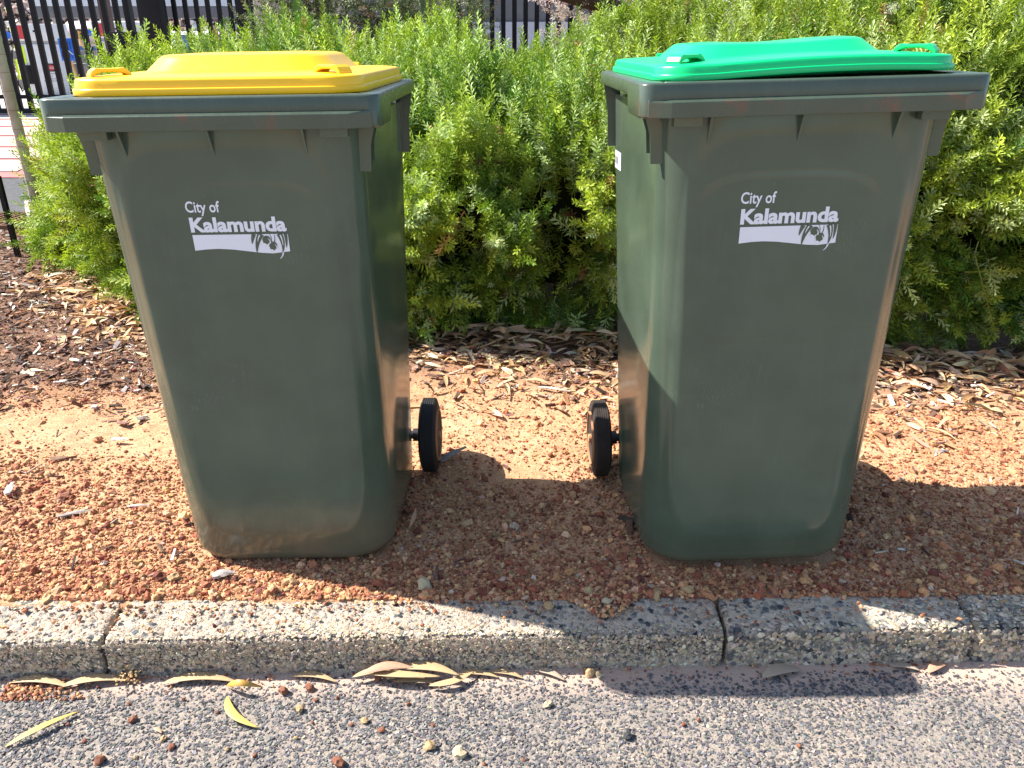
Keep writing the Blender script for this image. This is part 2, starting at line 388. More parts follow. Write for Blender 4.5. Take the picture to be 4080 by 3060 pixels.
def palette(n, cols, w, var=.18):
    c = np.array(cols)[rng.choice(len(cols), n, p=np.array(w) / sum(w))]
    return (c * rng.normal(1, var, (n, 1)).clip(.5, 1.6) * rng.normal(1, .05, (n, 3))).clip(.01, .9)
LAT = [(.47, .245, .115), (.36, .150, .075), (.26, .082, .043), (.58, .35, .18), (.17, .05, .034), (.44, .32, .24)]
LW = [.32, .31, .18, .12, .05, .02]
def free(x, y):
    k = np.ones(len(x), bool)
    for cx, cy, a in ((-.497, 1.71, 0), (.52, 1.675, R(1.2))):
        dx = (x - cx) * math.cos(a) + (y - cy) * math.sin(a); dy = -(x - cx) * math.sin(a) + (y - cy) * math.cos(a)
        k &= ~((np.abs(dx) < .214) & (np.abs(dy) < .210))
    return k
def dens(x, y):                                       # 1 = stony, 0 = bare sand
    d = .52 + 2.1 * fbm(x * 2.3, y * 2.3, 77, 3)
    d = d + np.clip((2.0 - y) / .7, -.25, .5) + np.clip((-x - .6) * .35, 0, .35)
    d = d - .9 * np.exp(-(((x + 1.15) / .38) ** 2 + ((y - 2.15) / .16) ** 2)) - .9 * np.exp(-(((x - .02) / .10) ** 2 + ((y - 1.86) / .05) ** 2)) - .8 * np.exp(-(((x - .12) / .13) ** 2 + ((y - 1.52) / .04) ** 2))
    return d.clip(.06, 1)
def gravel(n, tpl, smin, smax, name, yr=(1.35, 3.4), pw=1.0):
    y = yr[0] + (yr[1] - yr[0]) * rng.random(n) ** 1.7; x = rng.uniform(-1, 1, n) * (.62 + .52 * y)
    k = (rng.random(n) < dens(x, y) ** pw) & free(x, y) & (y > 1.345 + KY * x + .012 * fbm(x * 9, y * 0, 8)) & (y < 2.75 - .30 * x)
    x, y = x[k], y[k]; m = len(x); S = smin + (smax - smin) * rng.random(m) ** 2.2
    z = zg(x, y) + S * rng.uniform(.05, .55, m)
    return scatter(name, tpl, np.stack([x, y, z], -1), S, palette(m, LAT, LW), M['gravel'], label=name.replace('_', ' ') + ' spread over the orange earth bed')
gravel(60000, OCT, .0014, .0034, 'fine_grit', pw=.5)
gravel(56000, BOX, .0022, .0049, 'laterite_gravel', pw=.9)
gravel(9500, ICO1, .0042, .0078, 'coarse_gravel', pw=1.3)
gravel(1100, ICO2, .0075, .0125, 'gravel_lumps', yr=(1.35, 2.6), pw=1.2)
# grit spilled on the kerb top and along the gutter
def spill():
    n = 1500; x = rng.uniform(-1.25, 1.35, n); t = rng.random(n) ** 2.2
    y = 1.345 + KY * x - t * .085; S = .0011 + .004 * rng.random(n) ** 3
    k = rng.random(n) < np.where(x < .1, .9, .35); x, y, S = x[k], y[k], S[k]
    # the little landslip of gravel over the kerb
    m = 420; a = rng.normal(.155, .055, m); q = rng.random(m) ** 1.2; a2 = a + .03 * q
    yy = 1.36 + KY * a2 - q * .075 * np.exp(-((a - .165) / .06) ** 2); x = np.r_[x, a2]; y = np.r_[y, yy]; S = np.r_[S, .002 + .0045 * rng.random(m) ** 1.5]
    scatter('spilled_grit', ICO1, np.stack([x, y, .002 + S * .7], -1), S, palette(len(x), LAT, LW), M['gravel'], label='orange grit spilled over the kerb top')
    n = 1500; x = rng.uniform(-1.1, 1.15, n); y = KF - .004 + KY * x - .045 * rng.random(n) ** 2.5; S = .0008 + .0028 * rng.random(n) ** 3
    wgt = .25 + 1.2 * (vn(x * 5, x * 0, 4) > .6); k = rng.random(n) < wgt; x, y, S = x[k], y[k], S[k]
    m = 500; xm = -1.0 + .13 * np.abs(rng.normal(0, .6, m)); ym = KF + KY * xm - .008 - .055 * rng.random(m); x = np.r_[x, xm]; y = np.r_[y, ym]; S = np.r_[S, .001 + .004 * rng.random(m) ** 2.5]
    scatter('gutter_grit', ICO1, np.stack([x, y, -.089 + S * .6], -1), S, palette(len(x), LAT, LW), M['gravel'], label='orange grit lying in the gutter along the kerb foot')
spill()
def kerb_chips():
    for x0, x1, n, s0, s1, w in ((-1.35, -.8185, 5200, .0016, .0040, (.09, .12, .38, .27, .14)), (-.8115, .4285, 12500, .0016, .0042, (.09, .12, .38, .27, .14)), (.4365, .940, 3300, .0022, .0066, (.13, .22, .22, .25, .18)), (.9465, 1.4, 3000, .0022, .0066, (.13, .22, .22, .25, .18))):
        x = rng.uniform(x0 + .004, x1 - .004, n); q = rng.random(n) * .195; S = s0 + (s1 - s0) * rng.random(n) ** 2
        face = q < .082
        P = np.where(face[:, None], np.stack([x, KF + .0012 + KY * x + 0 * q, -.09 + q], -1), np.stack([x, KF + KY * x + .012 + (q - .082), -.0085 + .08 * (q - .082)], -1))
        P[:, 2] = np.minimum(P[:, 2], .001)
        col = palette(n, [(.10, .095, .09), (.19, .175, .155), (.48, .38, .27), (.38, .285, .19), (.58, .49, .37)], w, .15)
        for m_, fl in ((face, 'y'), (~face, 'z')):
            V, F = ICO1 if s1 > .005 else BOX; k = m_.sum(); sc = np.stack([S[m_] * rng.uniform(.9, 1.5, k), S[m_] * (.42 if fl == 'y' else 1), S[m_] * (1 if fl == 'y' else .42)], -1)
            vv = V[None] * (1 + .22 * rng.standard_normal((k, len(V), 1))).clip(.5, 1.5); a = rng.uniform(0, 6.3, k); ca, sa = np.cos(a)[:, None], np.sin(a)[:, None]
            i0, i1 = (0, 2) if fl == 'y' else (0, 1); sc0 = sc[:, None]
            vv = vv * sc0; u, v_ = vv[..., i0].copy(), vv[..., i1].copy(); vv[..., i0] = u * ca - v_ * sa; vv[..., i1] = u * sa + v_ * ca
            VV = vv + P[m_][:, None]; FF = F[None] + (np.arange(k) * len(V))[:, None, None]
            tag(npmesh('exposed_aggregate', VV.reshape(-1, 3), FF.reshape(-1, 3), M['chips'], kerb, np.repeat(col[m_], len(V), 0)), kind='stuff')
kerb_chips()
def asphalt():
    n = 38000; y = rng.uniform(.93, 1.24, n); x = rng.uniform(-1.12, 1.12, n)
    bare = vn(x * 9, y * 9, 31) * .5 + np.clip((y - KY * x - 1.165) / .08, 0, 1) * .75
    bare = bare + .6 * np.exp(-(((x - 1.0) / .10) ** 2 + ((y - 1.17) / .05) ** 2)); k = rng.random(n) > bare; x, y = x[k], y[k]; m = len(x); S = .0014 + .0023 * rng.random(m) ** 1.4
    P = np.stack([x, y, -.0895 + fbm(x * 6, y * 6, 9) * .006 + 0 * S], -1)
    c = palette(m, [(.085, .082, .088), (.125, .12, .125), (.19, .18, .175), (.05, .05, .052), (.32, .27, .22)], [.30, .30, .2, .10, .10])
    scatter('asphalt_aggregate', BOX, P, S, c, M['chips'], flat=(.3, .55), tilt=.25, label='dark stone chips showing in the worn asphalt')
asphalt()
# single stones one can pick out
SM = []
for q in range(6):
    V, F = ICO2; v = V * (1 + .16 * rng.standard_normal((len(V), 1))) * np.array([1.15, .9, .72])
    me = bpy.data.meshes.new('stone'); me.from_pydata(v.tolist(), [], F.tolist()); me.materials.append(None); SM.append(me)
stone_m = [m_simple('tan_stone', (.46, .30, .15), .85, .5, 60, bump=.001), m_simple('red_brown_stone', (.26, .10, .055), .85, .5, 60, bump=.001),
           m_simple('pale_stone', (.52, .42, .26), .85, .4, 60, bump=.001), m_simple('black_stone', (.04, .04, .042), .7, .4, 60, bump=.001)]
def stone(x, y, z, r, mi, label, group=None, name='stone'):
    me = SM[rng.integers(6)].copy(); me.materials.clear(); me.materials.append(stone_m[mi])
    o = link(bpy.data.objects.new(name, me)); o.location = (x, y, z + r * .55); o.scale = (r, r, r); o.rotation_euler = (rng.uniform(-.4, .4), rng.uniform(-.4, .4), rng.uniform(0, 6))
    tag(o, label, 'stone', group or 'loose stones lying on the asphalt')
for x, y, r, mi, lb in [
    (-.148, 1.047, .0105, 0, 'tan stone on the asphalt at the bottom edge, left of the pale pitted one'),
    (-.094, 1.033, .0115, 2, 'pale pitted yellow stone, largest on the asphalt'),
    (-.306, 1.012, .0105, 1, 'orange red stone cut by the bottom edge of the picture'),
    (-.405, 1.134, .0085, 0, 'flat tan stone on the asphalt right of the yellow curled leaf'),
    (-.713, 1.11, .0075, 1, 'dark red stone on the asphalt between the two yellow leaves'),
    (-.730, 1.017, .0095, 1, 'rusty stone low on the asphalt at left, near the bottom edge'),
    (-.637, 1.066, .006, 0, 'small flat tan stone below the yellow curled leaf'),
    (-.615, 1.047, .006, 1, 'small round red stone beside the flat tan one'),
    (.157, 1.228, .010, 0, 'larger of two round stones touching in the gutter, right of the leaf pile'),
    (.174, 1.222, .0075, 2, 'smaller yellow stone of the touching pair in the gutter'),
    (.069, 1.146, .0085, 2, 'lone cream stone on the asphalt below the gutter pair'),
    (.212, 1.072, .008, 3, 'black lump on the asphalt right of centre'),
    (-.448, 1.180, .0095, 1, 'dark brown stone on the asphalt under the gutter, right of the upper yellow leaf'),
    (-.398, 1.188, .0085, 1, 'red brown stone next to the dark one below the gutter'),
    (-.242, 1.219, .0095, 0, 'stone resting on the front of the leaf pile'),
    (-.268, 1.214, .0075, 1, 'small purple red stone at the left front of the leaf pile'),
    (-.276, 1.107, .0068, 0, 'brown stone on the asphalt above the leftmost of the paired red ones'),
    (-.241, 1.085, .0065, 1, 'red stone on the asphalt up and left of the tan bottom stone')]:
    stone(x, y, -.088, r, mi, lb)
for x, y in [(-.374, 1.104), (-.38, 1.159), (-.30, 1.10), (-.148, 1.098), (-.396, 1.069), (-.514, 1.044), (-.637, 1.16), (-.34, 1.165), (-.739, 1.15), (-.671, 1.025), (-.049, 1.012), (-.2, 1.15), (.35, 1.11), (.32, 1.10), (-.56, 1.13), (-.46, 1.03), (.02, 1.02), (-.12, 1.17), (-.83, 1.1), (-.78, 1.06), (.52, 1.05)]:
    stone(x, y, -.0885, rng.uniform(.003, .0048), rng.choice([0, 1, 1]), 'small reddish brown pebble loose on the asphalt', 'small pebbles on the asphalt', 'pebble')
for x, y, r, mi, lb in [(.077, 1.322, .010, 0, 'round brown stone on the kerb top beside the gravel spill'), (.197, 1.337, .0095, 2, 'cream stone on the kerb top right of the gravel spill'),
                        (.375, 1.372, .012, 0, 'round tan stone at the back edge of the kerb by the middle joint')]:
    stone(x, y, .002, r, mi, lb, 'single stones on the kerb')
for x, y, r, mi, lb in [(-.19, 1.390, .017, 2, 'pale yellow lump at the kerb edge, right of the left bin'), (-.48, 1.40, .013, 0, 'pinkish lump in the gravel in front of the left bin'), (-.255, 1.69, .014, 1, 'red stone against the right foot of the left bin'),
                        (-1.15, 1.74, .017, 1, 'dark red brown rock in the gravel left of the left bin'), (-.74, 1.42, .012, 0, 'tan lump in the gravel near the kerb at left'), (.0, 1.60, .010, 1, 'purple red stone in the shaded gravel between the bins')]:
    stone(x, y, .0, r, mi, lb, 'single stones in the gravel', 'rock')

# ------------------------------------------------------------------ leaves, chips and mulch
def leaf_template(n=6, curl=.25, bend=.2, wid=.13, cup=.2):
    """long gum leaf along +x, length 1"""
    V = []; F = []
    for i in range(n + 1):
        t = i / n; w_ = wid * (math.sin(math.pi * t ** .85) ** .8) * (1 - .15 * t) + .004
        cy = bend * math.sin(math.pi * t); z = curl * math.sin(math.pi * t)
        V += [(t - .5, cy - w_ / 2, z + cup * w_), (t - .5, cy, z), (t - .5, cy + w_ / 2, z + cup * w_)]
    for i in range(n):
        a = i * 3; F += [(a, a + 3, a + 4, a + 1), (a + 1, a + 4, a + 5, a + 2)]
    return np.array(V, float), np.array(F)
def rotmat(a, b, c):
    ca, sa, cb, sb, cc, s_c = np.cos(a), np.sin(a), np.cos(b), np.sin(b), np.cos(c), np.sin(c)
    Rz = np.zeros((len(a), 3, 3)); Rz[:, 0, 0] = ca; Rz[:, 0, 1] = -sa; Rz[:, 1, 0] = sa; Rz[:, 1, 1] = ca; Rz[:, 2, 2] = 1
    Ry = np.zeros_like(Rz); Ry[:, 0, 0] = cb; Ry[:, 0, 2] = sb; Ry[:, 1, 1] = 1; Ry[:, 2, 0] = -sb; Ry[:, 2, 2] = cb
    Rx = np.zeros_like(Rz); Rx[:, 0, 0] = 1; Rx[:, 1, 1] = cc; Rx[:, 1, 2] = -s_c; Rx[:, 2, 1] = s_c; Rx[:, 2, 2] = cc
    return Rz @ Ry @ Rx
def multi(name, tpls, P, S, rot, col, mt, label, parent=None, smooth=True):
    which = rng.integers(0, len(tpls), len(P)); Vs = []; Fs = []; Cs = []; b = 0
    for k, (V, F) in enumerate(tpls):
        q = which == k; n = q.sum()
        if n == 0: continue
        vv = np.einsum('nij,vj->nvi', rot[q], V) * S[q][:, None, None] + P[q][:, None]
        Vs.append(vv.reshape(-1, 3)); Fs.append((F[None] + (np.arange(n) * len(V))[:, None, None]).reshape(-1, 4) + b); Cs.append(np.repeat(col[q], len(V), 0)); b += n * len(V)
    return tag(npmesh(name, np.concatenate(Vs), np.concatenate(Fs), mt, parent, np.concatenate(Cs), smooth), label, kind='stuff')
HF = [(-3.2, 5.2), (-2.6, 4.5), (-2.2, 3.85), (-1.7, 3.28), (-1.0, 3.08), (0, 2.95), (.8, 2.84), (1.45, 2.70), (2.2, 2.55), (3.2, 2.4)]   # foot line of the hedge
def litter():
    T = [leaf_template(curl=c, bend=b_, wid=w_, cup=q) for c, b_, w_, q in ((.03, .05, .19, .12), (.07, -.07, .17, .2), (-.02, .09, .20, .1), (.08, .03, .23, .3), (.02, -.03, .26, .12))]
    n = 3000; x = rng.uniform(-2.4, 2.2, n); off = rng.normal(.10, .15, n); y = interp(x, HF) - off * np.where(x < -.8, 1.15, 1.0)
    hgt = .05 * np.exp(-((off - .06) / .11) ** 2); z = zg(x, y) + .006 + hgt * rng.random(n)
    m2 = 300; x2 = rng.uniform(-1.0, 2, m2); y2 = interp(x2, HF) - np.abs(rng.normal(.25, .28, m2)); x = np.r_[x, x2]; y = np.r_[y, y2]; z = np.r_[z, zg(x2, y2) + .006]
    k = y > 1.9; x, y, z = x[k], y[k], z[k]; n = len(x)
    rot = rotmat(rng.normal(0, 1.1, n) + np.pi * (rng.random(n) < .5), rng.normal(0, .16, n), rng.normal(0, .38, n))
    col = palette(n, [(.56, .36, .19), (.68, .49, .28), (.44, .24, .12), (.62, .40, .27), (.28, .14, .08), (.60, .52, .40)], [.3, .26, .16, .13, .08, .07])
    multi('leaf_litter', T, np.stack([x, y, z], -1), rng.uniform(.05, .105, n), rot, col, M['dryleaf'], 'tan dry gum leaves heaped along the foot of the hedge')
litter()
def box_t():
    V = np.array([(x, y, z) for z in (-.5, .5) for y in (-.5, .5) for x in (-.5, .5)], float); V[[1, 3], 1] *= .5; V[[4, 6], 1] *= .6
    F = np.array([(0, 2, 3, 1), (4, 5, 7, 6), (0, 1, 5, 4), (2, 6, 7, 3), (0, 4, 6, 2), (1, 3, 7, 5)]); return V, F
def mulch():
    bt = box_t(); T = [(bt[0] * np.array([1, a, b_]), bt[1]) for a, b_ in ((.16, .07), (.28, .08), (.10, .06), (.4, .12))]
    n = 30000; x = rng.uniform(-3.4, -.2, n); y = 2.05 + rng.random(n) ** .9 * 3.1; x = x * (y / 3.2) ** .5
    k = (y < interp(x, HF) + .25) & (rng.random(n) < np.clip((y - 2.2 + .5 * fbm(x * 2, y * 2, 12)) / .35 * np.clip((-x - .35) / .5, 0, 1), 0, 1)); x, y = x[k], y[k]
    n2 = 2600; x2 = rng.uniform(-.6, 2.2, n2); y2 = interp(x2, HF) - .12 - np.abs(rng.normal(.0, .22, n2)); x = np.r_[x, x2]; y = np.r_[y, y2]
    n3 = 380; x3 = rng.uniform(-2, 1.8, n3); y3 = rng.uniform(1.42, 2.5, n3); q = free(x3, y3); x = np.r_[x, x3[q]]; y = np.r_[y, y3[q]]
    n = len(x); S = .010 + .038 * rng.random(n) ** 2.2
    rot = rotmat(rng.uniform(0, 6.3, n), rng.normal(0, .25, n), rng.normal(0, .4, n))
    z = zg(x, y) + .002 + .012 * rng.random(n)
    col = palette(n, [(.16, .085, .06), (.07, .042, .034), (.28, .17, .12), (.50, .42, .36), (.62, .56, .50), (.20, .10, .06)], [.34, .26, .18, .10, .05, .07])
    multi('wood_mulch', T, np.stack([x, y, z], -1), S, rot, col, M['mulch'], 'brown and grey wood chip mulch behind the gravel', smooth=False)
mulch()
DL = {'yellow': m_simple('yellow_leaf', (.60, .43, .12), .5, .4, 30), 'tan': m_simple('tan_leaf', (.48, .34, .18), .55, .35, 30), 'pink': m_simple('pinkish_leaf', (.48, .28, .18), .55, .35, 25),
      'orange': m_simple('orange_leaf', (.55, .30, .06), .5, .5, 30), 'grey': m_simple('greyish_leaf', (.42, .34, .25), .6, .3, 30)}
def one_leaf(x, y, L, ang, key, lb, curl=.08, bend=.12, wid=.13, z=-.0885, roll=0., pitch=0., group='dry leaves on the road edge'):
    V, F = leaf_template(14, curl, bend, wid, .25); me = bpy.data.meshes.new('fallen_leaf'); me.from_pydata(V.tolist(), [], F.tolist()); me.shade_smooth(); me.materials.append(DL[key])
    o = link(bpy.data.objects.new('fallen_leaf', me)); y = min(y, KF + KY * x - (.012 + bend * L + .3 * wid * L if y > 1.2 else -9)) if z < -.05 else y; o.location = (x, y, z + .004); o.scale = (L, L, L); o.rotation_euler = (roll, pitch, R(ang))
    sm = o.modifiers.new('thickness', 'SOLIDIFY'); sm.thickness = .006
    tag(o, lb, 'leaf', group)
one_leaf(-.870, 1.088, .125, 42, 'yellow', 'long thin yellow leaf at the left bottom corner of the asphalt', bend=-.04, wid=.11, curl=.06)
one_leaf(-.512, 1.128, .115, -42, 'yellow', 'bright yellow curved leaf on the asphalt, lower of the curled pair', bend=-.16, wid=.15, curl=.05)
one_leaf(-.527, 1.192, .075, -3, 'orange', 'arched orange leaf standing over the yellow curved one', curl=.36, bend=.05, wid=.17, roll=.7)
for i, (x, y, L, a, k_, b_, wd, rl, lb) in enumerate([
    (-.245, 1.232, .100, 8, 'pink', .07, .19, .30, 'broad pinkish leaf leaning on the kerb at the back of the leaf pile'),
    (-.165, 1.216, .125, -9, 'tan', .06, .19, .02, 'wide mottled leaf crossing the top of the leaf pile'),
    (-.215, 1.208, .150, -3, 'tan', -.05, .13, -.1, 'long tan leaf at the front of the leaf pile'),
    (-.265, 1.219, .105, 9, 'tan', .06, .15, .1, 'narrow tan leaf at the left of the leaf pile'),
    (-.120, 1.206, .095, 24, 'tan', -.14, .17, 0, 'curved tan leaf at the right of the leaf pile'),
    (-.190, 1.198, .085, -4, 'tan', .05, .18, 0, 'short leaf tucked under the front of the leaf pile'),
    (-.070, 1.222, .090, -6, 'tan', .05, .15, 0, 'thin leaf trailing right from the leaf pile')]):
    one_leaf(x, y, L, a, k_, lb, bend=b_, wid=wd, curl=.025, z=-.088 + .0035 * (6 - i) * (i < 6), roll=rl, group='leaves heaped in the gutter')
for x, y, L, a, k_, wd, lb in [(-.935, 1.212, .13, -6, 'tan', .15, 'tan leaf flat in the gutter at the far left'), (-.82, 1.212, .15, 6, 'tan', .13, 'long tan leaf in the gutter left of the seed cluster'),
                           (-.62, 1.214, .15, 2, 'tan', .14, 'long thin tan leaf in the gutter above the arched orange leaf'), (-.395, 1.214, .10, -10, 'tan', .15, 'small curved tan leaf in the gutter midway to the leaf pile'),
                           (-.01, 1.222, .07, -15, 'tan', .2, 'tan leaf in the gutter just right of the leaf pile'), (.075, 1.222, .07, -25, 'grey', .22, 'greyish leaf in the gutter before the pair of round stones'),
                           (.545, 1.226, .090, 12, 'grey', .32, 'torn greyish leaf in the shaded gutter'), (.80, 1.245, .055, -14, 'grey', .28, 'small leaf in the shaded gutter, left of the pale one'), (.865, 1.243, .058, 25, 'pink', .34, 'pale pinkish leaf at the right end of the shaded gutter'),
                           (-.655, 1.083, .024, -30, 'pink', .34, 'tiny pink leaf on the asphalt between the yellow leaves')]:
    one_leaf(x, y, L, a, k_, lb, wid=wd, curl=.035, bend=.06)
one_leaf(-.243, 1.635, .062, 75, 'pink', 'pale leaf standing in the gravel against the left bin', z=.012, wid=.2, curl=.2, roll=1.0, pitch=-.5)
one_leaf(1.32, 2.13, .09, 10, 'tan', 'pale forked leaf on the sunny gravel right of the right bin', z=.01, wid=.16, curl=.3)
# seed cluster with two upright leaves in the gutter
sc_ = tag(empty('seed_cluster', (-.765, 1.215, -.088)), 'dry flower cluster with two upright leaves in the gutter', 'seed cluster')
P = rng.normal(0, .010, (90, 3)); P[:, 2] = np.abs(P[:, 2]) * 1.3 + .002; P[:, 0] *= 1.2
o = scatter('seed_heads', ICO1, P, rng.uniform(.0012, .003, 90), palette(90, [(.42, .25, .10), (.5, .36, .18), (.3, .14, .09)], [1, 1, .6]), M['gravel'], parent=sc_)
for a, b_, x in ((.5, -1.2, .006), (-.3, -.9, .018), (2.6, -.2, -.015)):
    V, F = leaf_template(8, .08, .05, .26, .2); me = bpy.data.meshes.new('leaf'); me.from_pydata(V.tolist(), [], F.tolist()); me.shade_smooth(); me.materials.append(DL['tan'])
    o = link(bpy.data.objects.new('leaf', me), sc_); o.scale = (.036,) * 3; o.location = (x, 0, .012 if b_ < -.5 else .003); o.rotation_euler = (.3, b_, a)
# grey weathered wood bits
def wood(x, y, z, L, w_, a, lb, tone=(.36, .31, .28), pitch=0.):
    b_ = MB(); n = 9; rings = []
    for i in range(n):
        t = i / (n - 1); ww = w_ * (.45 + .55 * math.sin(math.pi * min(1, t * 1.1 + .12))) ; hh = ww * .45
        rings.append([(L * (t - .5), ww * .5 * math.cos(q) * (1 + .25 * math.sin(5 * q + i)), hh * .5 * math.sin(q) + .003 * math.sin(3 * t)) for q in [k * math.pi / 5 for k in range(10)]])
    b_.loft(rings); o = b_.build('wood_chip', m_simple('weathered_wood', tone, .9, .6, 90, .2, bump=.002)); o.location = (x, y, z); o.rotation_euler = (0, pitch, a); tag(o, lb, 'wood chip', 'weathered wood pieces on the gravel')
wood(-.633, 1.425, .010, .048, .026, .25, 'grey curled piece of bark in the gravel before the left bin', (.42, .36, .33))
wood(-.165, 1.955, .020, .085, .022, .55, 'split grey stick leaning on the ground beside the left wheel', (.34, .30, .28), -.25)
wood(-1.075, 1.665, .012, .09, .014, .35, 'slim grey stick on the gravel left of the left bin')
wood(-.94, 1.70, .010, .055, .010, .1, 'short pale splinter right of the dark red rock', (.5, .44, .4))
wood(-1.30, 1.77, .02, .06, .02, 1.9, 'pale broken stick at the left edge of the picture', (.55, .48, .44))
wood(.14, 2.42, .012, .11, .014, -.35, 'pale stick across the mulch between the bins', (.60, .52, .46))
wood(-1.15, 2.06, .010, .05, .016, -.1, 'white flake of wood lying alone on the sandy patch at left', (.6, .55, .5))
wood(1.22, 1.98, .012, .05, .022, .2, 'grey knob of wood on the sunny gravel at right', (.3, .25, .24))

# ------------------------------------------------------------------ the bins
def rr(hx, y0, y1, r, z, nc=8, ns=6):
    pts = []
    def seg(ax, ay, bx, by):
        for i in range(1, ns): t = i / ns; pts.append((ax + (bx - ax) * t, ay + (by - ay) * t, z))
    cs = [(hx - r, y0 + r, -90), (hx - r, y1 - r, 0), (-hx + r, y1 - r, 90), (-hx + r, y0 + r, 180)]
    for k, (cx, cy, a0) in enumerate(cs):
        for i in range(nc + 1):
            a = R(a0 + 90 * i / nc); pts.append((cx + r * math.cos(a), cy + r * math.sin(a), z))
        nx_, ny_, na = cs[(k + 1) % 4]; a = R(na); seg(pts[-1][0], pts[-1][1], nx_ + r * math.cos(a), ny_ + r * math.sin(a))
    return pts
FY0, FY1, FZ1 = -.226, -.262, .94                       # front plane: base y, top y
def front_y(z): return FY0 + (FY1 - FY0) * z / FZ1
def dec_point(u, v): return (u, front_y(v) - .0009, v)
def text_tris(body, size, offset=0.0, res=3):
    cu = bpy.data.curves.new('t', 'FONT'); cu.body = body; cu.size = size; cu.offset = offset; cu.resolution_u = res; cu.fill_mode = 'FRONT'
    o = bpy.data.objects.new('t', cu); C.objects.link(o); dg = bpy.context.evaluated_depsgraph_get()
    me = o.evaluated_get(dg).to_mesh(); me.calc_loop_triangles()
    v = np.array([q.co[:] for q in me.vertices]); f = np.array([t.vertices[:] for t in me.loop_triangles]) if len(me.loop_triangles) else np.zeros((0, 3), int)
    o.evaluated_get(dg).to_mesh_clear(); C.objects.unlink(o); bpy.data.objects.remove(o); return v, f
def poly_tris(outer, holes=()):
    from mathutils.geometry import tessellate_polygon
    loops = [[Vector((p[0], p[1], 0)) for p in l] for l in [outer, *holes]]; fl = [p for l in loops for p in l]
    return np.array([p[:] for p in fl]), np.array(tessellate_polygon(loops))
def logo(parent, cx, cz, W=.187):
    """white council print: two lines of lettering over a banner with gum leaves and nuts"""
    s = W / 400.                                        # unit: photo pixels of the banner
    def place(v, f, name, m, lift=0.0):
        mb = MB(); mb.v = []
        for p in v:
            X, Y, Z = dec_point(cx + p[0] * s, cz + p[1] * s); mb.v.append((X, Y - lift, Z))
        mb.f = [tuple(t) for t in f]
        me = bpy.data.meshes.new(name); me.from_pydata(mb.v, [], mb.f); me.materials.append(m); o = bpy.data.objects.new(name, me); return link(o, parent)
    def fit(body, x0, x1, yb, cap, off):
        v, f = text_tris(body, 100, off); xs = v[:, 0]; h = v[:, 1].max() if body[0] == 'C' else v[:, 1].max()
        kx = (x1 - x0) / (xs.max() - xs.min()); ky = cap / h
        v2 = v.copy(); v2[:, 0] = x0 + (xs - xs.min()) * kx; v2[:, 1] = yb + v[:, 1] * ky; return v2, f
    v, f = fit('City of', -208, -66, 96, 46, 1.8); place(v, f, 'lettering', M['print'])
    v, f = fit('Kalamunda', -202, 198, 14, 60, 4.0); place(v, f, 'lettering', M['print'])
    out = [(-200, 0), (200, 0), (200, -76)]
    out += [(200 - 400 * t, float(np.interp(1 - t, [0, .12, .25, .4, .55, .7, .82, 1], [-68, -63, -61, -65, -73, -81, -84, -76]))) for t in np.linspace(.03, .97, 32)] + [(-200, -68)]
    v, f = poly_tris(out); place(v, f, 'banner', M['print'])
    def blade(pts, w_, name='gum_leaf_print', m=None, lift=.0006):
        P_ = [Vector((*p, 0)) for p in pts]; L = []; Rr = []
        for i, p in enumerate(P_):
            t = i / (len(P_) - 1); d = (P_[min(i + 1, len(P_) - 1)] - P_[max(0, i - 1)]).normalized(); nrm = Vector((-d.y, d.x, 0)); ww = w_ * (1 - t) ** .7 + .5
            L.append((p + nrm * ww)[:2]); Rr.append((p - nrm * ww)[:2])
        v, f = poly_tris(L + Rr[::-1]); place(v, f, name, m or DARKP, lift)
    def bez(a, b_, c, n=12): return [((1 - t) ** 2 * a[0] + 2 * t * (1 - t) * b_[0] + t * t * c[0], (1 - t) ** 2 * a[1] + 2 * t * (1 - t) * b_[1] + t * t * c[1]) for t in np.linspace(0, 1, n)]
    DARKP = M['bin_r']
    blade(bez((58, 1), (48, -22), (45, -42)), 9); blade(bez((88, 1), (62, -35), (60, -82)), 13)
    blade(bez((164, 1), (182, -40), (168, -82)), 12); blade(bez((190, 1), (192, -35), (187, -60)), 7)
    blade(bez((170, -72), (172, -95), (152, -108)), 3.5, 'leaf_tip_print', M['print'], .0003)
    blade(bez((82, -4), (72, -18), (70, -32)), 2.2, 'leaf_vein_print', M['print'], .0010); blade(bez((168, -4), (176, -30), (174, -50)), 2.4, 'leaf_vein_print', M['print'], .0010)
    for gx, gy, rot in ((107, -26, -.45), (132, -52, -.35)):
        nut = []
        for q in np.linspace(0, 2 * math.pi, 28)[:-1]:
            x = 17 * math.cos(q); y = 20 * math.sin(q)
            if y < -8: x *= .78
            if y < -15: x *= 1.12; y = -19
            nut.append((gx + x * math.cos(rot) - y * math.sin(rot), gy + x * math.sin(rot) + y * math.cos(rot)))
        v, f = poly_tris(nut); place(v, f, 'gumnut_print', DARKP, .0006)
        el = [(gx + 9 * math.cos(q) * math.cos(rot) - (4 * math.sin(q) - 19) * math.sin(rot), gy + 9 * math.cos(q) * math.sin(rot) + (4 * math.sin(q) - 19) * math.cos(rot)) for q in np.linspace(0, 6.28, 16)[:-1]]
        v, f = poly_tris(el); place(v, f, 'gumnut_mouth_print', M['print'], .0010)
        blade(bez((gx + 15, gy - 14), (gx + 17, gy - 2), (gx + 8, gy + 8), 8), 2.2, 'highlight_print', M['print'], .0010)
    blade(bez((126, -34), (133, -16), (122, 1)), 1.4, 'stem_print'); blade(bez((140, -34), (146, -12), (142, 1)), 1.4, 'stem_print')

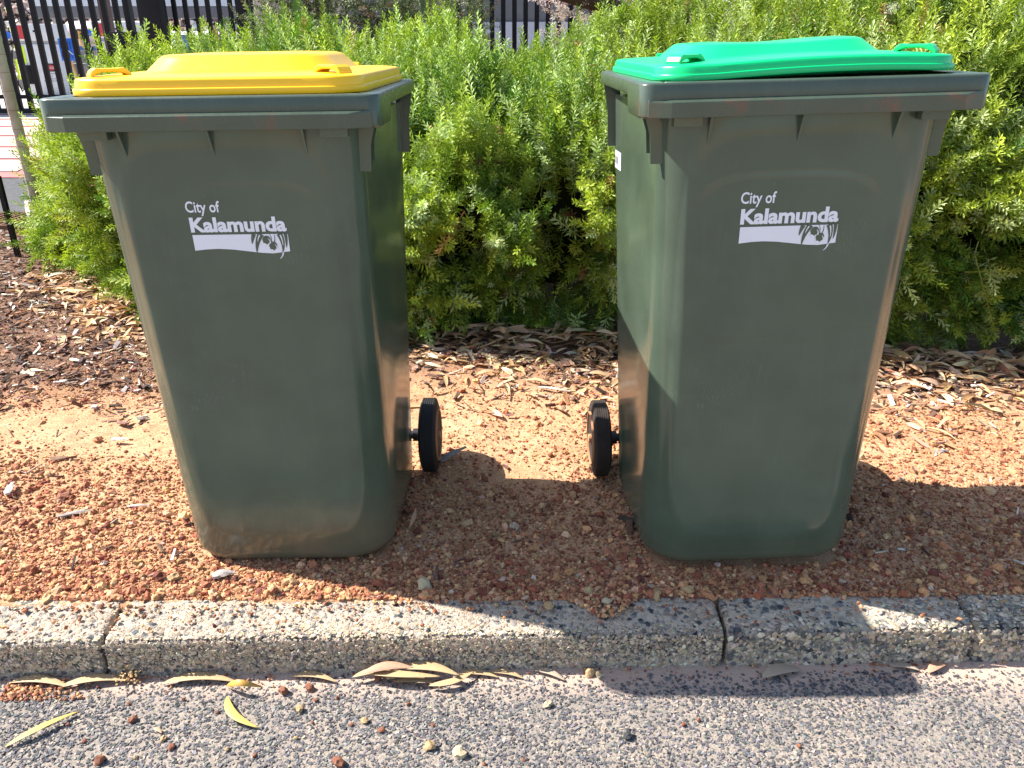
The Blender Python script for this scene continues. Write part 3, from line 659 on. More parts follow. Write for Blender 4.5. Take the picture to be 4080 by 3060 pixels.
def bin_(name, loc, rot, lidm, bm_, rimm, wheelm, label, green):
    t = tag(empty(name, loc, rot), label, 'wheelie bin', 'council wheelie bins standing on the gravel verge'); t.scale = (1.01, 1.01, 1.01 if green else 1.0)
    b1 = .240                                             # back plane
    rings = []
    for z in [0, .004, .012, .022, .036, .040, .043, .06, .12, .2, .3, .4, .5, .6, .7, .8, .88, .925, .955]:
        k = z / .955; hx = .226 + .012 * k; y0 = front_y(z); y1 = .205 + .045 * k; r = .094 - .036 * k
        ins = {0: .030, .004: .020, .012: .010, .022: .004,   .036: .0, .040: .0007, .043: .0}.get(z, 0)
        hx -= ins; y0 += ins; y1 -= ins
        rings.append([(x * (1 + (.05 + .05 * k) * (y - y0) / (y1 - y0)), y, zz) for x, y, zz in rr(hx, y0, y1, r - ins * .3, z, 10)])
    inner = [rr(.232, -.250, .238, .05, z, 10) for z in (.955, .9)]
    MB().loft(rings + inner, True, True).build('body', bm_, t, 35)
    # rim with a deep front beam and shallow sides
    def zb(y): return .9455 if y < -.165 else (.9455 + .029 * min(1, (y + .165) / .012))
    ys = [-.21, -.17, -.165, -.153, -.14, .0, .1]
    def ring(off, zf):
        hx, y0, y1, r = .287 - off, -.290 + off, .250 - off, max(.022 - off * .3, .008); pts = []
        def arc(cx, cy, a0):
            for i in range(7): a = R(a0 + 90 * i / 6); pts.append((cx + r * math.cos(a), cy + r * math.sin(a)))
        for x in np.linspace(-.25, .25, 8): pts.append((x, y0))
        arc(hx - r, y0 + r, -90)
        for y in ys: pts.append((hx, y))
        arc(hx - r * 2.0, y1 - r * 2.0, 0) if False else arc(hx - r, y1 - r, 0)
        for x in np.linspace(.2, -.2, 5): pts.append((x, y1))
        arc(-hx + r, y1 - r, 90)
        for y in ys[::-1]: pts.append((-hx, y))
        arc(-hx + r, y0 + r, 180)
        return [(x, y, zf(y)) for x, y in pts]
    q = [ring(.045, lambda y: zb(y) + .012), ring(.040, lambda y: zb(y)), ring(.0025, lambda y: zb(y)), ring(0, lambda y: zb(y) + .003), ring(.0, lambda y: .996), ring(.0015, lambda y: .9988), ring(.004, lambda y: 1.0), ring(.034, lambda y: 1.0), ring(.040, lambda y: 1.0), ring(.045, lambda y: .96)]
    rim = MB().loft(q, False, False).build('rim', rimm, t, 40)
    # proud lower band of the comb beam, chamfered at its ends
    prof = [(-.274, -.290), (-.238, -.3035), (.238, -.3035), (.274, -.290)]
    bmb = MB(); lo = [(x, y, .9462) for x, y in prof] + [(x, -.280, .9462) for x, _ in prof[::-1]]; hi1 = [(x, y, 0.9705) for x, y in prof] + [(x, -.280, 0.9705) for x, _ in prof[::-1]]
    hi = [(x * .995, y + (.0125 if abs(x) < .25 else 0), 0.9750) for x, y in prof] + [(x, -.280, 0.9750) for x, _ in prof[::-1]]
    bmb.loft([lo, hi1, hi]).build('comb_beam', rimm, t, 0, .0012)
    for gx in (-.165, -.012, .150):                        # gussets under the beam
        g = MB(); yb = front_y(.90); g.loft([[(gx - d, yb + .002, .895), (gx - d, -.280, .9460), (gx - d, yb + .002, .9460)] for d in (-.0022, .0022)])
        g.build('gusset', bm_, t)
    for sx in (-1, 1):
        g = MB(); g.box(sx * .205 - .024, sx * .205 + .024, -.282, -.262, .930, .9465, .002); g.build('bracket_block', bm_, t)
        for y0, zt, wd, dz in ((-.222, .9455, .014, .082), (-.172, .9455, .013, .070), (.195, .9745, .013, .130)):
            g = MB(); q0 = .238 if y0 < 0 else .258; x0, x1 = sx * (q0 - .010), sx * (q0 + wd * 2.0)
            ring1 = [(x0, y0, zt), (x1, y0, zt), (sx * (q0 + wd * 1.3), y0, zt - dz * .42), (sx * (q0 + wd * 1.1), y0, zt - dz), (x0, y0, zt - dz)]
            g.loft([ring1, [(x, y + .005, z) for x, y, z in ring1]]); g.build('side_rib', bm_, t)
    # rear grab handle
    hd = MB(); hd.tube([(-.21, .325, .985), (.21, .325, .985)], .013, 12)
    for sx in (-1, 1): hd.box(sx * .200 - .012, sx * .200 + .012, .236, .335, .965, .998, .003)
    hd.build('rear_handle', bm_, t, 35)
    # lid
    def LR(hx, y0, y1, r, z): return rr(hx, y0, y1, r, z, 10, 10)
    L = [LR(.2545, -.262, .236, .060, 1.0008), LR(.2550, -.2625, .2365, .060, 1.002), LR(.2552, -.2627, .2367, .060, 1.0135), LR(.2543, -.2618, .2358, .060, 1.0155), LR(.2512, -.2587, .2327, .058, 1.0163),
         LR(.2500, -.2575, .2315, .057, 1.031), LR(.2485, -.2560, .230, .056, 1.0345), LR(.2455, -.2530, .227, .055, 1.0368), LR(.238, -.2455, .2195, .052, 1.0380), LR(.222, -.221, .205, .06, 1.0405),
         LR(.182, -.135, .165, .075, 1.0425), LR(.178, -.131, .161, .072, 1.0445), LR(.158, -.110, .142, .062, 1.0615), LR(.153, -.105, .137, .06, 1.0650), LR(.144, -.096, .128, .056, 1.0668), LR(.10, -.05, .09, .04, 1.0685), LR(.02, -.01, .03, .008, 1.069)]
    V = []; la, lb_ = (.66, .85) if green else (.78, 1.2)
    def rz(z): return 1 + (z - 1) * la if z <= 1.0425 else 1 + .0425 * la + (z - 1.0425) * lb_
    for r_ in L:
        rr_ = []
        for x, y, z in r_:
            zo = z; z = rz(z)
            if green:
                if zo > 1.05: z += -.0055 * math.cos((x - .01) / .165 * math.pi) * max(0, 1 - abs(y - .03) / .3) - .001
                k = min(1, max(0, (x + .17) / .42)); z += .0085 * math.sin(math.pi * min(1, k) * .86) * (1 if y < .1 else .6)
            rr_.append((x * (1 + .055 * (y + .262) / .5), y, z))
        V.append(rr_)
    lid = MB().loft(V, True, True).build('lid', lidm, t, 50)
    def lz(x): return (.0085 * math.sin(math.pi * min(1, max(0, (x + .17) / .42)) * .86)) if green else 0
    for sx in (-1, 1):                                   # strap grips near the front corners
        g = MB(); path = [(-.034, -.003), (-.030, .006), (-.024, .0115), (-.014, .0132), (.012, .0132), (.022, .0115), (.028, .006), (.034, -.003)]
        a = R(-38) * sx; wv = .015; rg = []
        for (px, pz) in path:
            th = .0050 if abs(px) < .02 else .0085
            for_ = []
            for yy, zz in ((-wv, th), (wv, th), (wv, -th), (-wv, -th)):
                x = px + (0 if abs(px) < .015 else 0); X = x * math.cos(a) - yy * math.sin(a); Y = x * math.sin(a) + yy * math.cos(a)
                for_.append((sx * .196 + X, -.196 + Y, rz(1.0400) + lz(sx * .19) + pz * .72 + zz * .6))
            rg.append(for_)
        g.loft(rg); o = g.build('lid_grip', lidm, lid, 0, .0018)
        g = MB(); g.box(sx * .17 - .02, sx * .17 + .02, .232, .262, 1.0, rz(1.028) + lz(sx * .17), .004); g.build('hinge', lidm, lid, 30)
    g = MB(); pts = [(.205 * math.cos(R(a)), .20 - .03 * abs(math.cos(R(a))), 1.0415) for a in (0, 180)]
    g.tube([(-.17, .205, rz(1.040)), (-.1, .208, rz(1.043)), (.1, .208, rz(1.043)), (.17, .205, rz(1.040))], .007, 8); g.build('rear_ridge', lidm, lid, 40)
    # wheels on one axle
    ax = tag(MB().tube([(-.285, .210, .100), (.285, .210, .100)], .011, 14).build('axle', M['steel'], t, 40))
    for sx in (-1, 1):
        wq = MB(); pr = []
        W0 = .0225
        base = [(-W0, .070), (-W0, .080), (-W0 * .92, .088), (-W0 * .62, .0985)]
        for gx in (-.6, -.36, -.12, .12, .36, .6):
            base += [(gx * W0 * 1.0 - .0018, .1003), (gx * W0 + .0018, .1003), (gx * W0 + .0021, .0987), (gx * W0 + .0032, .0987)]
        base += [(W0 * .80, .0985), (W0 * .83, .094), (W0 * .90, .093), (W0 * .92, .086), (W0 * 1.0, .085), (W0, .077), (W0 * .98, .070)]
        prof_ = [(sx * x, r) for x, r in base]
        tw = MB().lathe_x(prof_, sx * .276, .210, .100, 56).build('wheel', None, t, 30); tw.name = 'wheel'
        tw.data.materials.append(wheelm)
        MB().lathe_x([(sx * .014, .0705), (sx * .0262, .0705), (sx * .0268, .069), (sx * .0262, .0675), (sx * .014, .0675)], sx * .276, .210, .100, 40).build('rim_edge', M['dusthub'], tw, 30)
        MB().lathe_x([(-sx * .024, .012), (-sx * .024, .069), (sx * .012, .069), (sx * .013, .030), (sx * .022, .026), (sx * .022, .012)], sx * .276, .210, .100, 40).build('hub', M['hub'], tw, 30)
        MB().lathe_x([(sx * .02, .0115), (sx * .029, .0115), (sx * .030, .010)], sx * .276, .210, .100, 20).build('axle_cap', M['dusthub'], tw, 30)
        MB().lathe_x([(-sx * .044, .0175), (-sx * .020, .0175)], sx * .276, .210, .100, 20).build('spacer', M['steel'], tw, 30)
    return t
binL = bin_('wheelie_bin', (-.500, 1.700, -.001), (0, R(-.8), 0), M['yellow'], M['bin_l'], M['rim_l'], M['rubber'], 'dark green wheelie bin with yellow lid at left', False)
logo(binL, .011, .759, .174)
binR = bin_('wheelie_bin', (.519, 1.668, .019), (R(.0), R(-1.5), R(1.2)), M['glid'], M['bin_r'], M['rim_r'], M['tread_dust'], 'dark green wheelie bin with bright green lid at right', True)
logo(binR, -.009, .755, .174)
# small white sticker on the left flank of the right bin
st = MB(); st.add([(-.2514, .120, .800), (-.2544, .185, .800), (-.2550, .185, .838), (-.2520, .120, .838)], [(0, 1, 2, 3)])
st.v = [(x - .0022, y, z) for x, y, z in st.v]; so_ = st.build('sticker', M['print'], binR)
for y, w_ in ((.178, .004), (.164, .008), (.150, .006), (.132, .004)):
    g = MB(); g.add([(-.2546 - (y - .12) * .046, y - w_ / 2, .808), (-.2546 - (y - .12) * .046, y + w_ / 2, .810), (-.2549 - (y - .12) * .046, y + w_ / 2, .828), (-.2549 - (y - .12) * .046, y - w_ / 2, .826)], [(0, 1, 2, 3)]); g.build('sticker_mark', M['ink'], so_)

# ------------------------------------------------------------------ shrubs
def sprig(nl, L, ll, lw, spread, seed, stem=.0012):
    r = np.random.default_rng(seed); V = []; F = []
    for i in range(nl):
        t = (i + .5) / nl; a = i * 2.39996 + r.uniform(-.3, .3); z = L * t ** .9
        up = .35 + .75 * t + r.uniform(-.15, .15); d = np.array([math.cos(a) * spread, math.sin(a) * spread, up]); d /= np.linalg.norm(d)
        l_ = ll * (1.05 - .45 * t) * r.uniform(.8, 1.15); s = np.array([-math.sin(a), math.cos(a), 0]); s = s * math.cos(.5) + np.cross(d, s) * math.sin(r.uniform(-.9, .9)); s /= np.linalg.norm(s)
        b = np.array([math.cos(a) * stem, math.sin(a) * stem, z]); m = b + d * l_ * .55 + np.array([0, 0, l_ * .04])
        k = len(V); V += [b, m + s * lw / 2, b + d * l_ * np.array([1, 1, .92]), m - s * lw / 2]; F.append((k, k + 1, k + 2, k + 3))
    k = len(V); V += [(-stem, 0, -.35 * L), (stem, 0, -.35 * L), (stem * .4, 0, L), (-stem * .4, 0, L)]; F.append((k, k + 1, k + 2, k + 3))
    k = len(V); V += [(0, -stem, -.35 * L), (0, stem, -.35 * L), (0, stem * .4, L), (0, -stem * .4, L)]; F.append((k, k + 1, k + 2, k + 3))
    return np.array(V, float), np.array(F)
def orient(D, roll):
    D = D / np.linalg.norm(D, axis=1, keepdims=True); ref = np.where(np.abs(D[:, 2:3]) < .9, np.array([[0, 0, 1.]]), np.array([[1., 0, 0]]))
    A = np.cross(ref, D); A /= np.linalg.norm(A, axis=1, keepdims=True); B = np.cross(D, A)
    c, s = np.cos(roll)[:, None], np.sin(roll)[:, None]; A2 = A * c + B * s; B2 = -A * s + B * c
    return np.stack([A2, B2, D], -1)
HT = [(-3.2, .25), (-2.6, .58), (-2.2, .78), (-1.9, .89), (-1.5, 1.05), (-1.0, 1.07), (-.4, 1.04), (0, 1.00), (.3, 1.04), (.7, 1.14), (1.2, 1.22), (1.8, 1.32), (2.6, 1.42), (4, 1.5)]
CS = [(0, .20, .0), (.09, .06, .07), (.20, .02, .22), (.32, -.08, .40), (.43, -.07, .58), (.52, .04, .73), (.60, .20, .84), (.70, .50, .91), (.82, .95, .97), (1.0, 1.75, 1.0)]
def hedge_surface(x, t, inset=0.0):
    y = interp(x, HF) + np.interp(t, [c[0] for c in CS], [c[1] for c in CS]); T = interp(x, HT); z = T * np.interp(t, [c[0] for c in CS], [c[2] for c in CS])
    e = 1e-2; y2 = np.interp(t + e, [c[0] for c in CS], [c[1] for c in CS]) - np.interp(t - e, [c[0] for c in CS], [c[1] for c in CS]); z2 = T * (np.interp(t + e, [c[0] for c in CS], [c[2] for c in CS]) - np.interp(t - e, [c[0] for c in CS], [c[2] for c in CS]))
    n = np.stack([0.35 * np.clip(-(x + 1.0), 0, 1.5) * -1, -z2 / np.hypot(y2, z2), y2 / np.hypot(y2, z2)], -1); n /= np.linalg.norm(n, axis=1, keepdims=True)
    s = t * 2.6
    disp = fbm(x * 2.1, s * 2.0, 101, 2) * .46 + fbm(x * 6, s * 6, 131, 2) * .34 - inset
    return np.stack([x, y, z], -1) + n * disp[:, None], n, fbm(x * 6, s * 6, 131, 2)
def hedge(name, x0, x1, n, label, tintshift, dens_top=.55):
    ctr = (x0 + x1) / 2; o0 = tag(empty(name, (ctr, float(interp(ctr, HF)) + .7, 0)), label, 'shrub', 'feathery green shrubs of the hedge')
    org = np.array(o0.location)
    x = rng.uniform(x0, x1, n); x = x + rng.normal(0, .05, n); t = rng.random(n); t = np.where(rng.random(n) < .25, rng.uniform(0, .5, n), t)
    dep = rng.random(n) ** 1.2 * .17
    P_, N_, lump = hedge_surface(x, t, 0); P_ = P_ - N_ * dep[:, None]; P_[:, 2] = np.maximum(P_[:, 2], .03)
    kk = rng.random(n) < np.clip(.52 + 4.6 * lump + .7 * (t - .35) + .5 * (t > .45), .06, 1); x, t, P_, N_, lump, dep = x[kk], t[kk], P_[kk], N_[kk], lump[kk], dep[kk]; n = len(x)
    up = np.where(t < .28, -.15, .62)[:, None] * np.array([[0, 0, 1.]])
    D = N_ * .75 + up + rng.normal(0, .42, (n, 3))
    rot = orient(D, rng.uniform(0, 6.3, n))
    tp = [sprig(34, .085, .027, .0056, 1.0, 1), sprig(26, .060, .025, .0056, 1.2, 2), sprig(40, .13, .025, .0052, .9, 3), sprig(26, .045, .031, .0060, 1.5, 4)]
    S = rng.uniform(.75, 1.45, n) * np.where(dep < .06, 1.12, .9)
    fresh = np.clip(.5 + 1.6 * fbm(x * 3, t * 8, 55, 3) + rng.normal(0, .22, n), 0, 1)[:, None]
    c0 = np.array([.085, .175, .022]); c1 = np.array([.44, .51, .065]); c2 = np.array([.46, .54, .24])
    silver = (rng.random(n) < .2)[:, None]
    col = c0 * (1 - fresh) + c1 * fresh; col = np.where(silver, c2, col) * np.array(tintshift) * rng.normal(1, .14, (n, 1)).clip(.6, 1.5)
    brown = rng.random(n) < .012; col[brown] = (.28, .15, .07)
    multi('foliage', tp, P_ - org, S, rot, col, M['foliage'], None, o0, smooth=False)
    # added core sheet, coloured dark as the shade inside the hedge; then stems
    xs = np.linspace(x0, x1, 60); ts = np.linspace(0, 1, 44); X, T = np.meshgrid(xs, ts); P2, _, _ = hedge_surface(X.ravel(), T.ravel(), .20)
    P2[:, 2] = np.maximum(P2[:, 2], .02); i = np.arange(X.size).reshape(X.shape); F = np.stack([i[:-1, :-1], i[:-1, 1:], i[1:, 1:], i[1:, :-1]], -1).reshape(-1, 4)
    oc = npmesh('shade_core', P2 - org, F, M['inner'], o0, smooth=False)
    s = MB()
    for k in range(26):
        bx = random.uniform(x0 + .05, x1 - .05); by = float(interp(bx, HF)) + random.uniform(.40, .8); pts = [(bx, by, -.02)]
        dx, dy = random.uniform(-.4, .4), random.uniform(-.2, .3)
        for q in (.3, .6, 1): pts.append((bx + dx * q * .5 + random.uniform(-.03, .03), by + dy * q * .5, .55 * q))
        s.tube([(a - org[0], b_ - org[1], c) for a, b_, c in pts], [.012, .009, .006, .003], 6)
    s.build('stems', M['twig'], o0, 60)
    return o0
M['inner'] = m_simple('shade_core', (.018, .022, .010), .95, .6, 40, .05)  # near-black colour paints the shade seen between the sprigs
hedge('feathery_shrub', -2.75, -.75, 11000, 'feathery yellow green shrub spilling out left behind the yellow lidded bin', (1.05, 1.05, .9))
hedge('feathery_shrub', -.75, .42, 10500, 'dense needle leaved shrub filling the gap between the two bins', (.95, 1.0, 1.0))
hedge('feathery_shrub', .42, 2.7, 13000, 'tall needle leaved shrub behind and right of the green lidded bin', (1.0, 1.0, .95))
# a few long sprays that stick out of the face
def spray(x, y, z, d, L, tint, lb, n=None):
    o0 = tag(empty('leafy_spray', (x, y, z)), lb, 'twig', 'long sprays reaching out of the hedge')
    V, F = sprig(int(L * 420), L, .024, .0042, 1.3, int(abs(x) * 977) % 999, .0018); rot = orient(np.array([d], float), np.array([.3]))[0]; V = V @ rot.T
    npmesh('needles', V, F, M['foliage'], o0, np.tile(np.array(tint), (len(V), 1)))
spray(1.60, 2.62, .34, (.35, -.25, -.95), .22, (.30, .32, .05), 'yellowish spray hanging down at the right edge of the hedge')
spray(1.60, 2.62, .36, (1, -.1, .05), .16, (.30, .32, .05), 'yellowish spray pointing right near the right edge of the hedge')
spray(-2.20, 3.95, .10, (-1, -.1, .12), .45, (.22, .26, .05), 'low spray lying out to the left over the mulch')
spray(-2.10, 3.92, .45, (-1, -.1, .25), .28, (.20, .25, .05), 'spray crossing in front of the ringed trunk')

spray(-.19, 2.76, .50, (-.55, -.25, -.8), .13, (.36, .18, .09), 'dead brown frond hanging in the hedge between the bins')
def bush(name, cx, cy, rx, ry, z0, z1, n, tp, cols, wts, label, mt, cat='shrub', S=(.8, 1.3)):
    o0 = tag(empty(name, (cx, cy, 0.0)), label, cat)
    lob = [(rng.uniform(-rx, rx), rng.uniform(-ry, ry), rng.uniform(z0, z1), rng.uniform(.16, .34)) for _ in range(46)]
    k = rng.integers(0, len(lob), n); L_ = np.array(lob)[k]; d = rng.standard_normal((n, 3)); d /= np.linalg.norm(d, axis=1, keepdims=True)
    P_ = L_[:, :3] + d * L_[:, 3:4] * rng.uniform(.55, 1.05, (n, 1)); D = d + np.array([0, 0, .6]) + rng.normal(0, .4, (n, 3))
    multi('foliage', tp, P_, rng.uniform(*S, n), orient(D, rng.uniform(0, 6.3, n)), palette(n, cols, wts), mt, None, o0, smooth=False)
    s = MB()
    for (x, y, z, r_) in lob[:30]: s.tube([(x * .15, y * .15, 0), (x * .6, y * .6, z * .55), (x, y, z)], [.016, .010, .004], 6)
    s.build('stems', M['twig'], o0, 60); return o0
bush('small_leaved_bush', -1.05, 5.6, .72, .3, .35, 1.75, 4300, [sprig(22, .11, .019, .0085, 1.4, 8), sprig(18, .09, .021, .009, 1.6, 9)], [(.10, .135, .045), (.16, .19, .07), (.30, .32, .20), (.20, .13, .08)], [.45, .3, .15, .1],
     'small leaved grey green bush behind the hedge, above the yellow lid', M['pale'])
bush('pale_dry_bush', 1.35, 5.3, 1.1, .35, .45, 1.8, 4300, [sprig(26, .10, .03, .007, 1.0, 18), sprig(20, .08, .028, .007, 1.2, 19)], [(.50, .40, .36), (.62, .54, .50), (.32, .22, .18), (.42, .38, .26)], [.4, .3, .15, .15],
     'pale pinkish dry bush behind the hedge above the green lid', M['pale'])
# gum tree behind the hedge: dark trunk and limb, broad hanging leaves
tr = tag(empty('gum_tree', (.95, 5.0, 0)), 'dark brown tree with a thick bent limb behind the hedge', 'tree')
MB().tube([(0, 0, -.05), (-.02, 0, .5), (.02, .02, 1.0), (-.05, 0, 1.35), (-.02, 0, 1.8), (.1, .05, 2.6)], [.12, .10, .09, .085, .08, .06], 14).build('trunk', M['bark'], tr, 50)
MB().tube([(-.02, 0, 1.02), (-.22, -.02, 1.17), (-.45, -.05, 1.27), (-.70, -.05, 1.33), (-1.1, -.05, 1.55), (-1.5, -.1, 2.0)], [.075, .062, .05, .042, .035, .02], 12).build('limb', M['bark'], tr, 50)
GL = m_simple('broad_green_leaf', (.13, .22, .05), .35, .3, 12); GD = m_simple('dark_green_leaf', (.03, .055, .035), .3, .3, 12)
def gleaf(parent, x, y, z, L, rot, m, wid=.42):
    V, F = leaf_template(10, .05, .06, wid, .2); me = bpy.data.meshes.new('leaf'); me.from_pydata(V.tolist(), [], F.tolist()); me.shade_smooth(); me.materials.append(m)
    o = link(bpy.data.objects.new('leaf', me), parent); o.location = (x, y, z); o.scale = (L, L, L); o.rotation_euler = rot
for x, z, L, a, m in ((.42, 1.38, .20, 2.2, GD), (.50, 1.24, .13, 1.7, GD), (.36, 1.20, .12, .3, GD), (.58, 1.12, .10, .8, GD), (.30, 1.42, .16, 2.8, GD), (1.7, 1.40, .14, .7, GD), (.05, 1.44, .16, 1.2, GL)):
    gleaf(tr, x, -.35, z, L, (1.4, a, .2), m)
br = tag(empty('broad_leaf_twig', (-1.10, 4.6, 1.2)), 'bright green broad leaved twig hanging in front of the small leaved bush', 'twig')
MB().tube([(.02, 0, .35), (.03, 0, .1), (0, 0, -.02)], [.004, .003, .002], 6).build('stem', M['twig'], br)
for x, z, L, a in ((-.04, -.03, .13, 2.2), (-.03, .06, .11, 1.9), (.02, .14, .10, 2.5)): gleaf(br, x, -.02, z, L, (1.4, a, .1), GL)
g2 = m_simple('grey_brown_leaf', (.09, .10, .06), .5, .4, 20)
dk = tag(empty('drooping_twig', (-.42, 4.6, 1.22)), 'drooping twig of dark leaves left of the middle fence gap', 'twig')
MB().tube([(-.02, 0, .3), (0, 0, .1), (0, 0, -.02)], [.004, .003, .002], 6).build('stem', M['twig'], dk)
for x, z, L, a in ((.03, .08, .15, .5), (-.05, .05, .14, 1.6), (-.10, .12, .13, 2.4)): gleaf(dk, x, -.02, z, L, (1.4, a, .1), g2, .3)

# ------------------------------------------------------------------ left edge: stake, ringed trunk, drain, driveway
blk = m_simple('black_painted_steel', (.005, .005, .007), .5, .3, 20, .25)
o = MB().box(-.012, .012, -.012, .012, -.1, .435, .002).build('marker_stake', blk); o.location = (-2.66, 4.18, 0)
tag(o, 'black square stake standing in the mulch at the left edge', 'stake')
rt = tag(empty('young_tree', (-2.64, 4.42, 0)), 'slim tan trunk with dark ring scars at the left edge', 'tree')
sn = NT(mat('papery_bark', rough=.75, spec=.3)); wv = sn.n('ShaderNodeTexWave', bands_direction='Z', wave_profile='SAW'); wv.inputs['Scale'].default_value = 3.4; wv.inputs['Distortion'].default_value = 1.6; wv.inputs['Detail'].default_value = 2
sn.l(sn.tc.outputs['Object'], wv.inputs[0]); base = sn.ramp(sn.noise(9, 5), [(.3, (.36, .27, .20)), (.6, (.48, .42, .36)), (.75, (.38, .22, .13))]); sn.out(sn.mix(sn.ramp(wv.outputs['Fac'], [(.0, .85), (.05, 0)]), base, (.16, .07, .045)), None, sn.bump(sn.noise(40, 4), .003, .6))
rings_ = MB(); zz = 0; pts = []; rad = []
while zz < 2.2:
    pts += [(0.003 * math.sin(zz * 5), 0, zz), (0.003 * math.sin(zz * 5), 0, zz + .085)]; rad += [.0278, .0262]; zz += .09
rings_.tube(pts, rad, 18).build('trunk', sn.m, rt, 50)
def quad_on_ground(name, x0, x1, y0, y1, lift, m, parent=None, nx=12, ny=10, skew=0.):
    xs = np.linspace(x0, x1, nx); ys = np.linspace(y0, y1, ny); X, Y = np.meshgrid(xs, ys); Y = Y + skew * (X - x0)
    Z = .31 * (lambda t: t * t * (3 - 2 * t))(np.clip((Y - 5.3) / 3.6, 0, 1)) + lift; i = np.arange(X.size).reshape(X.shape)
    F = np.stack([i[:-1, :-1], i[:-1, 1:], i[1:, 1:], i[1:, :-1]], -1).reshape(-1, 4); return npmesh(name, np.stack([X, Y, Z], -1).reshape(-1, 3), F, m, parent, smooth=True)
asph = m_simple('dark_asphalt', (.10, .10, .105), .9, .5, 25, .3, bump=.004)
tag(quad_on_ground('side_road', -14, -1.2, 5.25, 9.3, .030, asph, ny=20), 'strip of dark asphalt in front of the gate', kind='structure')
dw = tag(empty('driveway'), 'pinkish paved crossing with red joint lines before the gate', kind='structure')
pinkm = m_simple('pinkish_concrete', (.56, .45, .41), .85, .25, 14, .3, bump=.002); redm = m_simple('red_paving', (.50, .16, .15), .8, .3, 20)
quad_on_ground('red_border', -12, -3.2, 6.30, 9.05, .036, redm, dw, 6, 14)
yy = 6.46
while yy < 8.95:
    d = .40
    for x0, x1 in ((-12, -8.2), (-8.18, -3.34 if yy > 7 else -3.95)):
        quad_on_ground('paving_slab', x0, x1, yy, yy + d - .075, .042, pinkm, dw, 3, 3)
    yy += d
gr_ = tag(empty('drain_grate', (-3.0, 5.02, .03)), 'rusty slotted drain grate beside the ringed trunk', 'drain grate')
rust = m_simple('rusty_iron', (.16, .075, .045), .85, .5, 30, .3, bump=.001)
g = MB(); g.box(-.9, .75, -.21, -.185, -.04, .012); g.box(-.9, .75, .185, .21, -.04, .012); g.build('frame', rust, gr_)
for k in range(34):
    x = -.88 + k * .048; MB().add([(x, -.185, -.03), (x + .018, -.185, -.03), (x + .018, -.185, .010), (x, -.185, .010), (x + .05, .185, -.03), (x + .068, .185, -.03), (x + .068, .185, .010), (x + .05, .185, .010)], [(0, 1, 2, 3), (4, 7, 6, 5), (0, 4, 5, 1), (1, 5, 6, 2), (2, 6, 7, 3), (3, 7, 4, 0)]).build('bar', rust, gr_)
o = MB().box(-.95, .8, -.25, .25, -.10, -.035).build('pit', M['ink'], gr_)
pp = MB().tube([(-3.34, 5.50, .045), (-3.1, 5.1, .055), (-2.82, 4.72, .03)], .022, 12).build('white_pipe', m_simple('white_pvc', (.62, .52, .46), .5)); tag(pp, 'pale pipe lying across the drain grate', 'pipe')

# ------------------------------------------------------------------ gate, fence, sign
GY = 9.0; GB = .31
gate = tag(empty('sliding_gate', (-5, GY, GB)), 'black steel gate of wide upright bars at the driveway', 'gate')
MB().box(-3.2, 1.02, -.06, .06, -.055, .085, .004).build('bottom_beam', blk, gate, 30)
MB().box(-3.2, 1.02, -.02, .02, .185, .225, .003).build('lower_rail', blk, gate, 30)
MB().box(-3.2, 1.02, -.04, .04, 1.8, 1.9, .003).build('top_rail', blk, gate, 30)
bar = MB().box(-.025, .025, -.022, .022, .085, 1.8, .004).build('bar', blk, gate, 30)
bar.location = (-3.1, 0, 0)
for k in range(1, 34):
    c = bar.copy(); link(c); c.parent = gate; c.location = (-3.1 + k * .122, 0, 0)
MB().box(1.02, 1.08, -.05, .05, -.05, 1.9, .004).build('end_stile', blk, gate, 30)
tk = MB().box(-10, -3.3, GY - .16, GY + .12, GB - .002, GB + .006).build('gate_track', m_simple('concrete_strip', (.50, .46, .42), .9, .3, 20)); tag(tk, 'pale concrete strip under the gate', 'gate track')
gp = tag(empty('gate_post', (-3.62, GY - .2, GB)), 'thick black gate post with a bolted side bracket', 'post')
MB().box(-.11, .11, -.10, .10, -.1, 2.2, .012).build('post', blk, gp, 30)
MB().box(-.44, -.20, -.08, .08, -.1, .84, .01).build('bracket_box', blk, gp, 30)
MB().box(-.22, -.10, -.05, .05, .44, .58, .004).build('bracket_arm', blk, gp, 30)
for z in (.5, .56, .68): MB().tube([(-.215, -.10, z), (-.215, -.075, z)], .014, 8).build('bolt', M['steel'], gp)
for (name, x0, x1, lb) in (('bar_fence', -3.46, -2.62, 'black bar fence between the gate post and the beige sign'), ('bar_fence', -.78, 1.35, 'black bar fence seen through the gap above the hedge')):
    fe = tag(empty(name, (x0, GY, GB)), lb, 'fence', 'black bar fences behind the hedge')
    MB().box(-.02, x1 - x0 + .02, -.02, .02, .62, .66, .003).build('rail', m_simple('highlight_rail', (.42, .44, .47), .4) if x0 > -1 else blk, fe, 30); MB().box(-.02, x1 - x0, -.02, .02, 1.75, 1.8, .003).build('rail', blk, fe, 30)  # pale grey on the gap fence's lower rail paints a highlight on black steel
    b0 = MB().box(-.024, .024, -.045, -.021, -.02, 1.9, .003).build('bar', blk, fe, 30); k = 0; stp = .115
    while (k + 1) * stp < x1 - x0:
        k += 1; c = b0.copy(); link(c); c.parent = fe; c.location = (k * stp, 0, 0)
o = MB().box(-.07, .07, -.06, .06, -.05, 2.2, .006).build('fence_post', blk, None, 30); o.location = (-2.72, GY - .12, GB); tag(o, 'square black fence post left of the beige sign', 'post')
sg = tag(empty('beige_sign', (-2.15, GY - .25, 0)), 'beige two panel sign half hidden by the small leaved bush', 'sign')
bei = m_simple('beige_panel', (.60, .52, .42), .5, .1)
